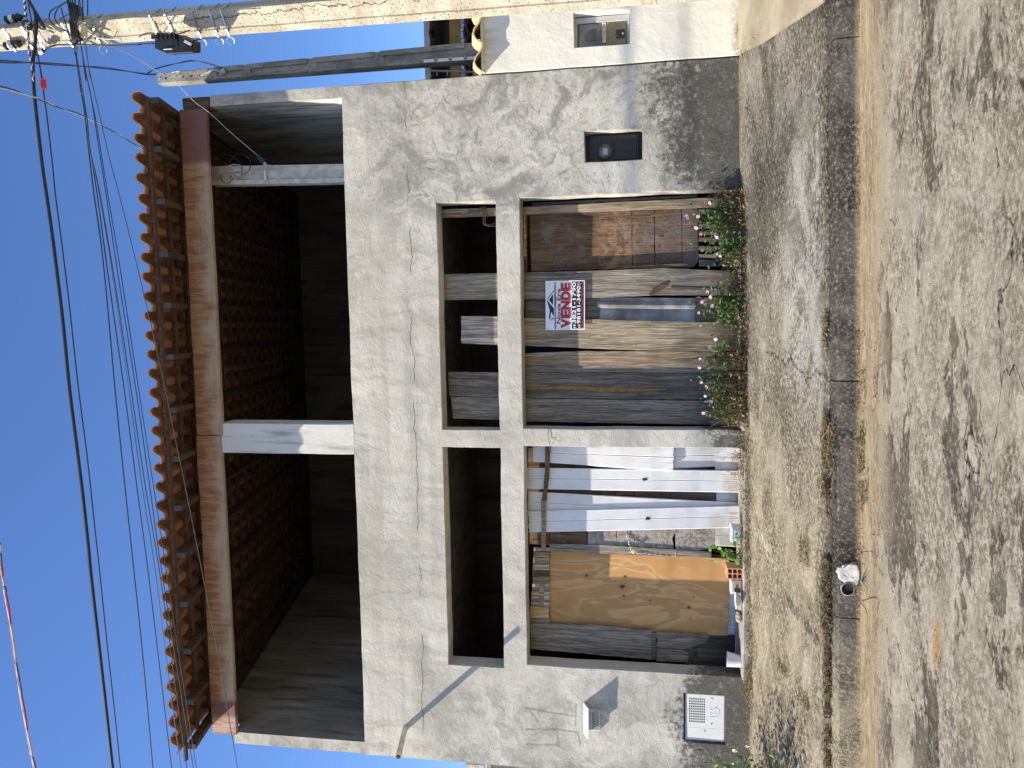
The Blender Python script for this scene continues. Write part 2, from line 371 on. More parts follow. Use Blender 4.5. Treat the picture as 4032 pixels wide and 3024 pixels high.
def m_gutter():
    q = Nd('sandy_gutter', .95, .12)
    st = q.noise(q.scale(.5, 7, 1), 6, 7, .75, .4); n = q.noise(scale=3, detail=7, rough=.65); g = q.noise(scale=80, detail=5, rough=.85)
    b = q.mix(q.step(st, .35, .65), (.30, .235, .14), (.50, .42, .285))
    b = q.mix(q.m('MULTIPLY', q.step(n, .50, .64), .6), b, (.24, .20, .135))
    b = q.mix(q.m('MULTIPLY', q.step(g, .54, .66), .55), b, (.13, .105, .07)); b = q.mix(q.m('MULTIPLY', q.step(g, .44, .34), .3), b, (.62, .55, .42))
    b = q.speck(b, .35, .3, 45, q.scale(.5, 1.6, 1))
    q.col(b); q.bump(q.m('ADD', st, q.m('MULTIPLY', g, .5)), .022, 1.0); return q.mat
KYR = 4.96
def m_road():
    q = Nd('patched_road', .94, .14); X, Yy, Z = q.xyz()
    v = q.scale(.55, 1.1, 1)
    w = q.n('ShaderNodeVectorMath', operation='MULTIPLY_ADD'); q.put(w.inputs[0], q.noise(v, 2.3, 5, .6, col=True)); w.inputs[1].default_value = (.45, .45, .45); q.put(w.inputs[2], v)
    p = q.noise(w.outputs[0], 2.1, 10, .68, .5)
    f = q.noise(scale=22, detail=7, rough=.8); g = q.noise(scale=80, detail=6, rough=.88); h = q.noise(q.scale(.7, 1.2, 1), 6, 9, .74, .8)
    edgy = q.m('ADD', p, q.m('ADD', q.m('MULTIPLY', q.m('SUBTRACT', h, .5), .30), q.m('MULTIPLY', q.m('SUBTRACT', f, .5), .10)))
    lightm = q.step(edgy, .432, .468)
    light = q.mix(q.step(h, .36, .64), (.345, .31, .24), (.51, .465, .37))
    light = q.mix(q.m('MULTIPLY', q.step(f, .50, .64), .45), light, (.16, .145, .115))
    light = q.mix(q.m('MULTIPLY', q.step(f, .42, .34), .4), light, (.46, .44, .38))
    light = q.mix(q.m('MULTIPLY', q.step(h, .62, .68), .6), light, (.47, .455, .40))
    asph = q.mix(q.step(f, .35, .65), (.14, .122, .092), (.21, .185, .142))
    asph = q.mix(q.m('MULTIPLY', q.step(g, .55, .66), .6), asph, (.24, .22, .18))
    b = q.mix(lightm, asph, light)
    b = q.mix(q.m('MULTIPLY', q.step(g, .45, .33), .6), b, (.055, .05, .042)); b = q.mix(q.m('MULTIPLY', q.step(g, .60, .70), .35), b, (.46, .44, .39))
    ss = q.noise(w.outputs[0], 3.1, 8, .7)
    b = q.mix(q.m('MULTIPLY', q.step(ss, .41, .37), .75), b, (.33, .31, .26))
    b = q.mix(q.m('MULTIPLY', q.step(ss, .61, .65), .6), b, (.12, .11, .09))
    vc = q.vor(w.outputs[0], 1.3, 'DISTANCE_TO_EDGE'); vm = q.noise(scale=.6, detail=2)
    b = q.mix(q.m('MULTIPLY', q.step(vc, .007, .001), q.step(vm, .5, .56)), b, (.04, .035, .028))
    for (px_, py_, rx, ry) in ((3675, 2545, .15, .045), (3615, 290, .10, .018), (3485, 605, .08, .010)):
        A = PZ(px_, py_, -.44); ex = q.m('DIVIDE', q.m('SUBTRACT', q.m('ADD', X, q.m('MULTIPLY', q.m('SUBTRACT', h, .5), .1)), A.x), rx); ey = q.m('DIVIDE', q.m('SUBTRACT', q.m('ADD', Yy, q.m('MULTIPLY', q.m('SUBTRACT', f, .5), .06)), A.y), ry)
        dd = q.m('ADD', q.m('MULTIPLY', ex, ex), q.m('MULTIPLY', ey, ey)); b = q.mix(q.m('MULTIPLY', q.step(dd, 1.3, .3), .75), b, (.46, .25, .08))
    b = q.speck(b, .48, .38, 40, q.scale(.75, 1, 1))
    sand = q.m('MULTIPLY', q.step(q.m('ADD', Yy, q.m('MULTIPLY', q.m('SUBTRACT', h, .5), .5)), KYR - .62, KYR - .36), .85)
    b = q.mix(sand, b, q.mix(q.step(g, .45, .6), (.42, .36, .26), (.25, .21, .15)))
    q.col(b)
    q.bump(q.m('ADD', q.m('MULTIPLY', lightm, .4), q.m('ADD', q.m('MULTIPLY', h, .6), q.m('ADD', q.m('MULTIPLY', g, .4), q.m('MULTIPLY', f, .5)))), .03, 1.0); return q.mat
def m_wood(name, pale, dark, streak=(.05, .04, .03), sx=1.0, warm=None, low=(.05, .045, .04), grain=34, crk=.9):
    """weathered board, grain along Z; every board samples its own piece of the pattern"""
    q = Nd(name, .88, .15); r = q.rnd(37); X, Yy, Z = q.xyz()
    off = q.n('ShaderNodeCombineXYZ'); q.put(off.inputs[0], r); q.put(off.inputs[2], r); off = off.outputs[0]
    w = q.n('ShaderNodeVectorMath', operation='MULTIPLY_ADD'); q.put(w.inputs[0], q.noise(q.scale(3, 3, .9, off=off), 2, 3, .5, col=True)); w.inputs[1].default_value = (.09 * sx, .05, .0); q.put(w.inputs[2], q.pos()); w = w.outputs[0]
    g1 = q.noise(q.scale(grain, grain, .8, w, off=off), 1.0, 5, .65); g2 = q.noise(q.scale(120, 120, 3.5, w, off=off), 1.0, 3, .6)
    bl = q.noise(q.scale(5, 5, 1.1, off=off), 1.0, 5, .6)
    b = q.mix(q.step(g1, .38, .62), dark, pale)
    b = q.mix(q.m('MULTIPLY', q.step(bl, .52, .68), .6), b, tuple(c * .55 for c in dark))
    if warm: b = q.mix(q.m('MULTIPLY', q.step(bl, .46, .34), .6), b, warm)
    b = q.mix(q.m('MULTIPLY', q.step(g2, .46, .58), .55), b, tuple(c * .45 for c in dark)); b = q.mix(q.m('MULTIPLY', q.step(g2, .42, .34), .4), b, tuple(min(1, c * 1.25) for c in pale))
    b = q.mix(q.m('MULTIPLY', q.step(g1, .35, .29), crk), b, streak)
    kn = q.vor(q.scale(7, 7, 2.1, off=off), 1.0); kr = q.m('SINE', q.m('MULTIPLY', kn, 70))
    b = q.mix(q.m('MULTIPLY', q.step(kn, .16, .05), q.step(kr, -.6, .8, .2, .75)), b, tuple(c * .35 for c in dark))
    b = q.mix(q.m('MULTIPLY', q.step(q.m('ADD', Z, q.m('MULTIPLY', bl, .6)), .85, .30), .8), b, low)
    q.col(b); q.bump(q.m('ADD', g1, q.m('MULTIPLY', g2, .5)), .006, 1.0); return q.mat
def m_ply(name, a, b_, line, sx=1.0, freq=26, patch=None):
    q = Nd(name, .7, .25); X, Yy, Z = q.xyz()
    v = q.scale(2.3 * sx, 1, .62); n = q.noise(v, 1.0, 4, .45, .9)
    n2 = q.noise(q.scale(40, 40, 1.6), 1, 4, .6)
    s_ = q.m('SINE', q.m('MULTIPLY', q.m('ADD', n, q.m('MULTIPLY', n2, .035)), freq * 6.28 / 6))
    b = q.mix(q.step(s_, -.2, 1.0), a, b_); b = q.mix(q.m('MULTIPLY', q.step(s_, .80, 1.0), .55), b, line)
    big = q.noise(scale=1.7, detail=4)
    b = q.mix(q.m('MULTIPLY', q.step(big, .45, .7), .35), b, line)
    b = q.mix(q.m('MULTIPLY', q.step(n2, .55, .7), .3), b, tuple(c * .6 for c in a))
    kd = None
    if patch:
        for (px, pz, rr) in patch:
            dx = q.m('SUBTRACT', X, px); dz = q.m('MULTIPLY', q.m('SUBTRACT', Z, pz), .72)
            d = q.m('SQRT', q.m('ADD', q.m('MULTIPLY', dx, dx), q.m('MULTIPLY', dz, dz)))
            d = q.m('DIVIDE', d, rr); kd = d if kd is None else q.m('MINIMUM', kd, d)
        b = q.mix(q.m('MULTIPLY', q.step(kd, 3.2, 1.0), .35), b, line)
        b = q.mix(q.step(kd, 1.1, .8), b, (.09, .05, .025))
    q.col(b); q.bump(n2, .0025, .6); return q.mat
def m_rotten():
    q = Nd('rotten_plywood', .9, .12); X, Yy, Z = q.xyz()
    g = q.noise(q.scale(26, 26, 2.2), 1, 6, .7, .6); bl = q.noise(scale=3.5, detail=6, rough=.65, dist=.7); p = q.noise(scale=9, detail=7, rough=.7, dist=1.2)
    b = q.mix(q.step(g, .35, .65), (.10, .06, .036), (.20, .125, .078))
    b = q.mix(q.m('MULTIPLY', q.step(bl, .5, .62), .7), b, (.20, .17, .145))
    b = q.mix(q.m('MULTIPLY', q.m('MULTIPLY', q.step(Z, 1.25, .6), q.step(p, .42, .56)), .75), b, (.13, .12, .115))
    b = q.mix(q.m('MULTIPLY', q.band(Z, .95, 1.3, .07), q.step(p, .47, .56)), b, (.26, .165, .10))  # paler mid-height band paints the sunlit zone of the panel
    b = q.mix(q.m('MULTIPLY', q.step(p, .385, .355), .85), b, (.035, .025, .02))
    q.col(b); q.bump(q.m('ADD', g, q.m('MULTIPLY', p, .8)), .012, 1.0); return q.mat
def m_grey_patch():
    q = Nd('delaminated_grey_board', .92, .12); X, Yy, Z = q.xyz()
    g = q.noise(q.scale(4, 4, 50), 1, 5, .7); g2 = q.noise(q.scale(50, 50, 4), 1, 4, .7); p = q.noise(scale=6, detail=7, rough=.7, dist=1.6)
    b = q.mix(q.step(p, .42, .58), (.36, .335, .30), (.22, .185, .15))
    b = q.mix(q.m('MULTIPLY', q.step(g, .48, .62), .55), b, (.46, .435, .40))
    b = q.mix(q.m('MULTIPLY', q.step(g2, .52, .66), .5), b, (.10, .07, .05))
    b = q.mix(q.m('MULTIPLY', q.step(p, .39, .36), .9), b, (.05, .035, .028))
    b = q.mix(q.m('MULTIPLY', q.step(Z, 1.45, 1.62), .75), b, (.20, .115, .06))
    q.col(b); q.bump(q.m('ADD', p, q.m('MULTIPLY', g, .4)), .012, 1.0); return q.mat
def m_clay(name, c1, c2, dirt=.35, under=None):
    q = Nd(name, .88, .15); r = q.rnd(11); off = q.n('ShaderNodeCombineXYZ'); q.put(off.inputs[0], r); off = off.outputs[0]
    n = q.noise(q.scale(1, 1, 1, off=off), 6, 6, .65); f = q.noise(scale=45, detail=4)
    b = q.mix(q.step(n, .35, .68), c1, c2); b = q.mix(q.m('MULTIPLY', q.step(f, .5, .7), .3), b, tuple(c * .5 for c in c1))
    hue = q.n('ShaderNodeHueSaturation'); q.put(hue.inputs['Color'], b); q.put(hue.inputs['Value'], q.m('ADD', .82, q.m('MULTIPLY', q.n('ShaderNodeObjectInfo').outputs['Random'], .36)))
    b = hue.outputs[0]
    b = q.mix(q.m('MULTIPLY', q.step(n, .55, .7), dirt), b, (.08, .06, .045))
    q.col(b); q.bump(f, .004, .6); return q.mat
def m_beam():
    q = Nd('primer_stained_beam', .75, .25); X, Yy, Z = q.xyz()
    ver = q.noise(q.scale(9, 9, 1.0), 3, 6, .7); hor = q.noise(q.scale(1.3, 1.3, 22), 3, 5, .7); n = q.noise(scale=3, detail=6, rough=.65)
    b = q.mix(q.step(ver, .42, .58), (.24, .11, .055), (.34, .205, .115))
    up_ = q.m('ADD', q.m('MULTIPLY', q.m('SUBTRACT', 5.50, Z), 2.2), q.m('MULTIPLY', q.m('SUBTRACT', n, .5), 1.4))
    b = q.mix(q.m('MULTIPLY', q.step(up_, .1, .5), .8), b, (.42, .33, .24))
    b = q.mix(q.m('MULTIPLY', q.step(hor, .55, .64), .45), b, (.20, .105, .06))
    ends = q.m('MAXIMUM', q.step(q.m('ADD', X, q.m('MULTIPLY', n, .2)), 1.72, 1.80), q.step(X, -4.02, -4.10))
    b = q.mix(q.m('MULTIPLY', ends, .88), b, (.16, .075, .07))
    b = q.mix(q.m('MULTIPLY', q.step(X, -4.2, -4.3), .9), b, q.mix(q.step(ver, .4, .6), (.36, .17, .12), (.52, .38, .30)))  # left tip lightened, its sunlit pink put into the colour
    q.col(b); q.bump(q.m('ADD', ver, hor), .006, .7); return q.mat
def m_pole():
    q = Nd('pitted_pole_concrete', .93, .12); X, Yy, Z = q.xyz()
    n = q.noise(scale=5, detail=6, rough=.62); f = q.noise(scale=55, detail=4, rough=.7); pit = q.vor(scale=38)
    b = q.mix(q.step(n, .36, .66), (.42, .37, .275), (.58, .52, .405))
    b = q.mix(q.m('MULTIPLY', q.step(f, .5, .68), .42), b, (.3, .25, .17))
    b = q.mix(q.m('MULTIPLY', q.step(pit, .17, .10), q.step(n, .44, .56)), b, (.14, .11, .08))
    cr = q.noise(q.scale(0, 0, 1), 2.6, 7, .75); cx = q.m('ADD', 2.262, q.m('MULTIPLY', q.m('SUBTRACT', cr, .5), .17))
    d = q.m('ABSOLUTE', q.m('SUBTRACT', X, cx))
    b = q.mix(q.m('MULTIPLY', q.step(d, .0035, .001), q.step(Z, 4.7, 4.4)), b, (.06, .045, .03))
    q.col(b); q.bump(q.m('ADD', q.m('MULTIPLY', q.step(pit, .1, .22), .8), q.m('ADD', n, f)), .012, 1.0); return q.mat
def m_oldpost():
    q = Nd('dark_post_concrete', .92, .12)  # dark grey concrete, mottled at random
    n = q.noise(q.scale(1, 1, .4), 7, 6, .65); f = q.noise(scale=40, detail=5)
    b = q.mix(q.step(n, .36, .66), (.17, .165, .145), (.34, .325, .28)); b = q.mix(q.m('MULTIPLY', q.step(f, .5, .66), .45), b, (.12, .11, .09))
    q.col(b); q.bump(q.m('ADD', n, f), .006, .8); return q.mat
def m_pvc():
    q = Nd('white_pvc', .42, .45); X, Yy, Z = q.xyz()
    n = q.noise(scale=4, detail=5); f = q.noise(q.scale(30, 30, 3), 1, 4)
    b = q.mix(q.step(n, .4, .75), (.74, .745, .755), (.66, .665, .675)); b = q.mix(q.m('MULTIPLY', q.step(f, .56, .7), .22), b, (.55, .53, .50))
    b = q.mix(q.m('MULTIPLY', q.step(Z, .35, .05), q.step(n, .42, .6)), b, (.58, .53, .44))
    q.col(b); return q.mat
def m_leaf(name, c1, c2, tr=.25):
    q = Nd(name, .55, .3); n = q.noise(scale=24, detail=2)
    c = q.mix(q.step(n, .35, .65), c1, c2); q.col(c)
    t = q.n('ShaderNodeBsdfTranslucent'); q.put(t.inputs[0], tuple(min(1, v * 1.7) for v in c2)); mx = q.n('ShaderNodeMixShader'); mx.inputs[0].default_value = tr
    q.t.links.new(q.b.outputs[0], mx.inputs[1]); q.t.links.new(t.outputs[0], mx.inputs[2])
    q.t.links.new(mx.outputs[0], q.t.nodes['Material Output'].inputs[0]); return q.mat
MT = dict(
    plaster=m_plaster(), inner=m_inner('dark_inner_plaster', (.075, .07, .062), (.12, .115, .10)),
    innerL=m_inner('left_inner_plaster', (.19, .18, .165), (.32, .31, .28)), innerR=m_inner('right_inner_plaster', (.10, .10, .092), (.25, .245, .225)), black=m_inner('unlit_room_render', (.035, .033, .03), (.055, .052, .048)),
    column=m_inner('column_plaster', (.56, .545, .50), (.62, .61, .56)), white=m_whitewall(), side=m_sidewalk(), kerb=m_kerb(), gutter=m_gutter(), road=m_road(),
    wood_pale=m_wood('pale_weathered_board', (.42, .35, .255), (.22, .175, .12), warm=(.5, .38, .24)),
    wood_grey=m_wood('grey_weathered_board', (.35, .31, .25), (.185, .16, .13), crk=.8),
    wood_dark=m_wood('dark_weathered_board', (.24, .205, .165), (.12, .105, .086), low=(.032, .028, .022)),
    wood_tan=m_wood('tan_weathered_board', (.38, .31, .225), (.22, .165, .11), warm=(.45, .30, .16)),
    wood_white=m_wood('whitewashed_board', (.55, .52, .48), (.24, .19, .145), streak=(.12, .08, .05)),
    wood_brown=m_wood('brown_old_board', (.19, .13, .085), (.10, .068, .046)),
    timber=m_wood('roof_timber', (.15, .10, .07), (.08, .055, .04), low=(.08, .055, .04)),
    timber_end=plain('grey_rafter_end', (.095, .092, .09), .9, .1, scale=20), rotten=m_rotten(), patch=m_grey_patch(),
    clay=m_clay('terracotta_roof_tile', (.27, .135, .075), (.36, .195, .115), .4), coping=m_clay('yellow_stained_tile', (.52, .37, .19), (.66, .50, .28), .6),
    oldtile=m_clay('dark_red_old_tile', (.10, .05, .042), (.16, .08, .065), .6), beam=m_beam(), pole=m_pole(), post=m_oldpost(), pvc=m_pvc(),
    brick=m_clay('orange_hollow_brick', (.46, .22, .12), (.58, .32, .19), .15),
    cpost=plain('pale_service_post', (.50, .49, .44), .85, .2, scale=12, bump=.004),
    steel=plain('galvanised_steel', (.62, .63, .64), .38, .5, .85, scale=60), rust=plain('rusty_iron', (.10, .06, .045), .85, .2, scale=40),
    rubber=plain('black_plastic', (.018, .018, .02), .45, .45, var=.2), cable=plain('black_cable_sheath', (.022, .022, .024), .55, .4),
    cablew=plain('pale_cable', (.50, .49, .46), .55, .3), cable_g=plain('grey_cable', (.07, .068, .065), .6, .3), cable_b=plain('blue_grey_cable', (.10, .13, .18), .5, .4), cable_r=plain('red_cable', (.42, .05, .06), .5, .4),
    white_pl=plain('white_plastic', (.68, .68, .67), .35, .45, var=.03), grey_pl=plain('grey_plastic', (.42, .43, .44), .5, .4, var=.05),
    red_pl=plain('red_plate', (.50, .025, .03), .45, .4), black_paint=plain('black_print', (.02, .02, .025), .5, .4, var=.1), red_paint=plain('red_print', (.52, .02, .02), .5, .4, var=.05),
    navy=plain('dark_outline_print', (.06, .02, .03), .5, .4, var=.05), sign=plain('sign_sheet_white', (.78, .79, .82), .4, .4, var=.02),
    orange=plain('orange_print', (.62, .25, .03), .5, .4), green=plain('green_print', (.35, .62, .52), .5, .4), glass=plain('meter_window', (.16, .14, .11), .12, .6, var=.3, scale=6),
    dust=plain('dusty_meter_face', (.14, .13, .11), .4, .4, scale=14), brass=plain('brass_padlock', (.80, .60, .28), .35, .5, .6), porcelain=plain('insulator_porcelain', (.75, .74, .70), .3, .5, var=.05),
    ochre=plain('ochre_wall', (.40, .22, .06), .9, .1, scale=3), beige=plain('beige_fascia', (.52, .46, .38), .9, .1, scale=3), conc=plain('raw_concrete', (.34, .32, .28), .93, .1, scale=9, bump=.01),
    fibre=plain('fibre_cement_sheet', (.34, .34, .34), .8, .25, var=.25, scale=5, bump=.002), wplaster=plain('white_mortar', (.66, .64, .58), .9, .15, scale=14, bump=.02),
    leaf=m_leaf('green_leaf', (.04, .075, .028), (.095, .15, .06)), leaf_b=m_leaf('bright_leaf', (.13, .27, .05), (.22, .38, .09)),
    dry=m_leaf('dry_leaf', (.22, .17, .085), (.33, .25, .14), .15), drydark=m_leaf('dead_stem', (.09, .06, .035), (.17, .115, .065), .1),
    moss=m_leaf('weed_leaf', (.07, .085, .03), (.15, .16, .06), .15), pink=m_leaf('pink_petal', (.66, .30, .60), (.78, .50, .74), .3),
    petal=m_leaf('white_petal', (.75, .75, .72), (.82, .82, .80), .3), soil=plain('dark_soil', (.05, .04, .03), .95, .05, bump=.02), clear=plain('dirty_glass_jar', (.35, .28, .2), .15, .6, var=.4, scale=20),
)
# ------------------------------------------------------------------ the ground
KY, KT, KB, SL = 4.96, -.28, -.43, .022
WALLB = -.02
def G(X, Y):
    if Y >= 7.1: return WALLB + .022 * X
    if Y >= KY: t = (Y - KY) / (7.1 - KY); return (KT + (WALLB - KT) * t) + SL * X
    return KB + SL * X + .012 * (KY - Y) * .25
def sheet(name, x0, x1, y0, y1, dx, dy, mat, dz=0.0, amp=.006, zf=None, kind='structure'):
    xs = [x0 + (x1 - x0) * i / max(1, round((x1 - x0) / dx)) for i in range(max(1, round((x1 - x0) / dx)) + 1)]
    ys = [y0 + (y1 - y0) * i / max(1, round((y1 - y0) / dy)) for i in range(max(1, round((y1 - y0) / dy)) + 1)]
    mb = MB(); nx = len(xs)
    for y in ys:
        for x in xs: mb.v.append((x, y, (zf or G)(x, y) + dz + amp * mnoise.noise(Vector((x * 1.7, y * 1.7, 3.3))) * 2 + amp * .4 * mnoise.noise(Vector((x * 6, y * 6, 1)))))
    for j in range(len(ys) - 1):
        for i in range(nx - 1): mb.f.append((j * nx + i, j * nx + i + 1, (j + 1) * nx + i + 1, (j + 1) * nx + i)); mb.m.append(0)
    o = mb.build(name, mat, None, True)
    if kind: tag(o, kind=kind)
    return o
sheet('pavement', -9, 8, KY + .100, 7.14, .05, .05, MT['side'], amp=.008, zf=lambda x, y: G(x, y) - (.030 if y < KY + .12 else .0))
sheet('road', -12, 10, -6, KY - .33, .08, .08, MT['road'], amp=.010)
gut = MB(); n = 240
for i in range(n + 1):
    x = -12 + 22 * i / n
    for (yy, dz) in ((KY + .004, .004), (KY - .06, -.012), (KY - .15, -.02), (KY - .27, -.012), (KY - .37, -.016)):
        gut.v.append((x, yy + .006 * mnoise.noise(Vector((x * 2, yy * 9, 0))), KB + SL * x + dz + .006 * mnoise.noise(Vector((x * 3, yy * 5, 2)))))
for i in range(n):
    for j in range(4): a = i * 5 + j; gut.f.append((a, a + 5, a + 6, a + 1)); gut.m.append(0)
tag(gut.build('gutter', MT['gutter'], None, True), kind='structure')
# far ground, one large sheet under everything
far = MB(); far.add([(-900, -900, -3), (900, -900, -3), (900, 900, -3), (-900, 900, -3)], [(0, 1, 2, 3)])
far.add([(-9, 7.14, -.26), (8, 7.14, .10), (60, 60, .1), (-60, 60, -.5)], [(0, 1, 2, 3)])
tag(far.build('ground', MT['conc']), kind='structure')
# kerb: separate cast stones
kerb = empty('kerb', (0, KY, KT), kind='structure')
cuts = [-8, -5.9, -3.35, -1.98, -.42, 1.7, 3.4, 5.6, 8]
for i in range(len(cuts) - 1):
    a, b = cuts[i] + .004, cuts[i + 1] - .004; mb = MB(); m_ = max(4, int((b - a) / .05)); prof = [(0, KB - .06), (0, KB + .02), (.004, (KT + KB) / 2), (.012, KT - .018), (.03, KT - .002), (.075, KT + .006), (.112, KT + .010), (.128, KT + .004), (.134, KT - .06)]
    jt = random.uniform(-.003, .003)
    for k in range(m_ + 1):
        x = a + (b - a) * k / m_
        for (dy, zz) in prof: mb.v.append((x, KY + dy + jt + .003 * mnoise.noise(Vector((x * 4, zz * 9, i))), zz + SL * x + .005 * mnoise.noise(Vector((x * 5, dy * 8, i + 9)))))
    P = len(prof)
    for k in range(m_):
        for j in range(P - 1): q_ = k * P + j; mb.f.append((q_, q_ + P, q_ + P + 1, q_ + 1)); mb.m.append(0)
    mb.f += [tuple(range(P)), tuple(range(m_ * P + P - 1, m_ * P - 1, -1))]; mb.m += [0, 0]
    mb.build('kerb_stone', MT['kerb'], kerb)
# the neighbour's smooth driveway skirt, slightly proud of the pavement
c0, c1, c2 = (2.345, 7.09), (2.19, 6.4), (1.98, 5.11)
mb = MB(); mb.prism([(c0[0], c0[1], G(*c0) + .012), (c1[0], c1[1], G(*c1) + .018), (c2[0], c2[1], G(*c2) + .012), (6, 5.11, G(6, 5.11) + .03), (6, 7.09, G(6, 7.09) + .03)], (0, 0, -.06))
dq = Nd('smooth_tan_cement', .9, .15); dn = dq.noise(scale=1.5, detail=6); df = dq.noise(scale=50, detail=4)
dq.col(dq.mix(dq.m('MULTIPLY', dq.step(df, .5, .7), .25), dq.mix(dq.step(dn, .38, .64), (.235, .205, .145), (.37, .33, .245)), (.12, .1, .07))); dq.bump(df, .006, .6)
tag(mb.build('driveway_skirt', dq.mat), kind='structure')

# ------------------------------------------------------------------ the grey house
house = empty('unfinished_house', (-1.1, 7.1, 0), 'two-storey unfinished house in bare grey plaster under a terracotta tile roof', 'house')
TH = .20
WX0, WX1 = -4.56, 2.335
def wallslab(name, xs, zs, hole, y0, y1, mat, wob=.004, parent=house, jag=.004):
    """front wall with openings: cells of a grid, outer skin only, edges a little uneven like hand plaster"""
    nx, nz = len(xs) - 1, len(zs) - 1; vid = {}; mb = MB()
    def V(i, k, s):
        key = (i, k, s)
        if key not in vid:
            x, z_ = xs[i], zs[k]
            dx = mnoise.noise(Vector((x * 2.1, z_ * 2.3, 1.1))) * jag * 2 + mnoise.noise(Vector((x * 9, z_ * 9, 4.1))) * jag * .7
            dz = mnoise.noise(Vector((x * 1.9, z_ * 2.2, 7.7))) * jag * 2 + mnoise.noise(Vector((x * 9, z_ * 8, 9.1))) * jag * .7
            dy = mnoise.noise(Vector((x * 1.6, z_ * 1.6, 2.5))) * wob * 2 + mnoise.noise(Vector((x * 7, z_ * 7, 5.5))) * wob * .6 if s == 0 else 0
            if s: dy = 0
            mb.v.append((x + dx, (y0, y1)[s] + dy, z_ + dz)); vid[key] = len(mb.v) - 1
        return vid[key]
    solid = [[not hole((xs[i] + xs[i + 1]) / 2, (zs[k] + zs[k + 1]) / 2) for k in range(nz)] for i in range(nx)]
    S = lambda i, k: 0 <= i < nx and 0 <= k < nz and solid[i][k]
    for i in range(nx):
        for k in range(nz):
            if not solid[i][k]: continue
            mb.f.append((V(i, k, 0), V(i + 1, k, 0), V(i + 1, k + 1, 0), V(i, k + 1, 0))); mb.f.append((V(i, k, 1), V(i, k + 1, 1), V(i + 1, k + 1, 1), V(i + 1, k, 1)))
            if not S(i - 1, k): mb.f.append((V(i, k, 0), V(i, k + 1, 0), V(i, k + 1, 1), V(i, k, 1)))
            if not S(i + 1, k): mb.f.append((V(i + 1, k, 0), V(i + 1, k, 1), V(i + 1, k + 1, 1), V(i + 1, k + 1, 0)))
            if not S(i, k - 1): mb.f.append((V(i, k, 0), V(i, k, 1), V(i + 1, k, 1), V(i + 1, k, 0)))
            if not S(i, k + 1): mb.f.append((V(i, k + 1, 0), V(i + 1, k + 1, 0), V(i + 1, k + 1, 1), V(i, k + 1, 1)))
    mb.m = [0] * len(mb.f)
    o = mb.build(name, mat, parent)
    bm = bmesh.new(); bm.from_mesh(o.data)
    es = [e for e in bm.edges if len(e.link_faces) == 2 and e.calc_face_angle(0) > 1.0]
    bmesh.ops.bevel(bm, geom=es, offset=.006, segments=2, affect='EDGES', clamp_overlap=True); bm.to_mesh(o.data); bm.free()
    return o
def axis(cuts, step):
    out = []
    for a, b in zip(cuts[:-1], cuts[1:]):
        k = max(1, round((b - a) / step)); out += [a + (b - a) * i / k for i in range(k)]
    return out + [cuts[-1]]
mbox = (1.50, 1.775, 1.065, 1.60)   # recess of the electricity meter, measured below
p1, p2 = PY(*D00(605, 1043)), PY(*D00(1065, 1255)); MX1, MZ1, MX0, MZ0 = p1.x, p1.z, p2.x, p2.z
MX1 = PY(*D00(830, 1028)).x; MX0 = PY(*D00(835, 1272)).x
g1, g2, g3, g4 = PY(*D03(1392, 1018)), PY(*D03(1722, 1035)), PY(*D03(1725, 1422)), PY(*D03(1390, 1400))
GX1, GX0, GZ1, GZ0 = (g1.x + g2.x) / 2, (g3.x + g4.x) / 2, (g1.z + g4.z) / 2, (g2.z + g3.z) / 2
def hole(x, z_):
    if z_ < 2.05 and (-1.055 < x < 1.175 or -3.462 < x < -1.23): return True
    if 2.286 < z_ < 2.868 and (-1.067 < x < 1.16 or -3.505 < x < -1.247): return True
    if MX0 < x < MX1 and MZ0 < z_ < MZ1: return True
    if GX0 < x < GX1 and GZ0 < z_ < GZ1: return True
    return False
xs = axis(sorted([WX0, GX0, GX1, -3.505, -3.462, -1.247, -1.23, -1.067, -1.055, 1.16, 1.175, MX0, MX1, WX1]), .06)
zs = axis(sorted([-.25, GZ0, GZ1, MZ0, MZ1, 2.05, 2.286, 2.868, 3.805]), .06)
wallslab('front_wall', xs, zs, hole, 7.1, 7.1 + TH, MT['plaster'])
# terrace column and the ends of the side walls
def rbox(name, x0, x1, y0, y1, z0_, z1_, mat, parent, jag=.003, st=.08):
    return wallslab(name, axis([x0, x1], st), axis([z0_, z1_], st), lambda a, b: False, y0, y1, mat, jag, parent, jag)
rbox('column', -1.333, -1.020, 7.104, 7.40, 3.80, 5.30, MT['column'], house)
RS = .215                                             # roof slope
def roofz(y): return 5.555 + RS * (y - 6.6)           # underside of the battens
def sidewall(name, x0, x1, mat_out, mat_in, inner_right):
    mb = MB()
    outer = [(7.104, 3.80), (7.104, 5.30 if not inner_right else 5.205), (7.26, 5.32), (7.26, roofz(7.26) - .11), (12.1, roofz(12.1) - .11), (12.1, -.2), (7.285, -.2), (7.285, 3.80)]
    P0 = [(x0, y, z_) for y, z_ in outer]
    mb.prism(P0, (x1 - x0, 0, 0)); o = mb.build(name, [mat_out, mat_in], house)
    for p in o.data.polygons:
        if p.center.x and abs(p.normal.x) > .9 and ((p.normal.x < 0) == inner_right): p.material_index = 1
    return o
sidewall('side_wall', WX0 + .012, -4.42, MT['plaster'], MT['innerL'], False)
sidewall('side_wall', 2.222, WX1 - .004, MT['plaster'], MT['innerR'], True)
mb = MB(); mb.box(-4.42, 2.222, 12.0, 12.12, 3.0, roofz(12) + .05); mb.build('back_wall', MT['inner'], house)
mb = MB(); mb.box(-4.42, 2.222, 11.6, 11.99, roofz(11.6) - .05, roofz(11.99) + .12); mb.build('gap_closing_strip', MT['black'], house)  # added black strip, stops light leaking in behind the last tiles
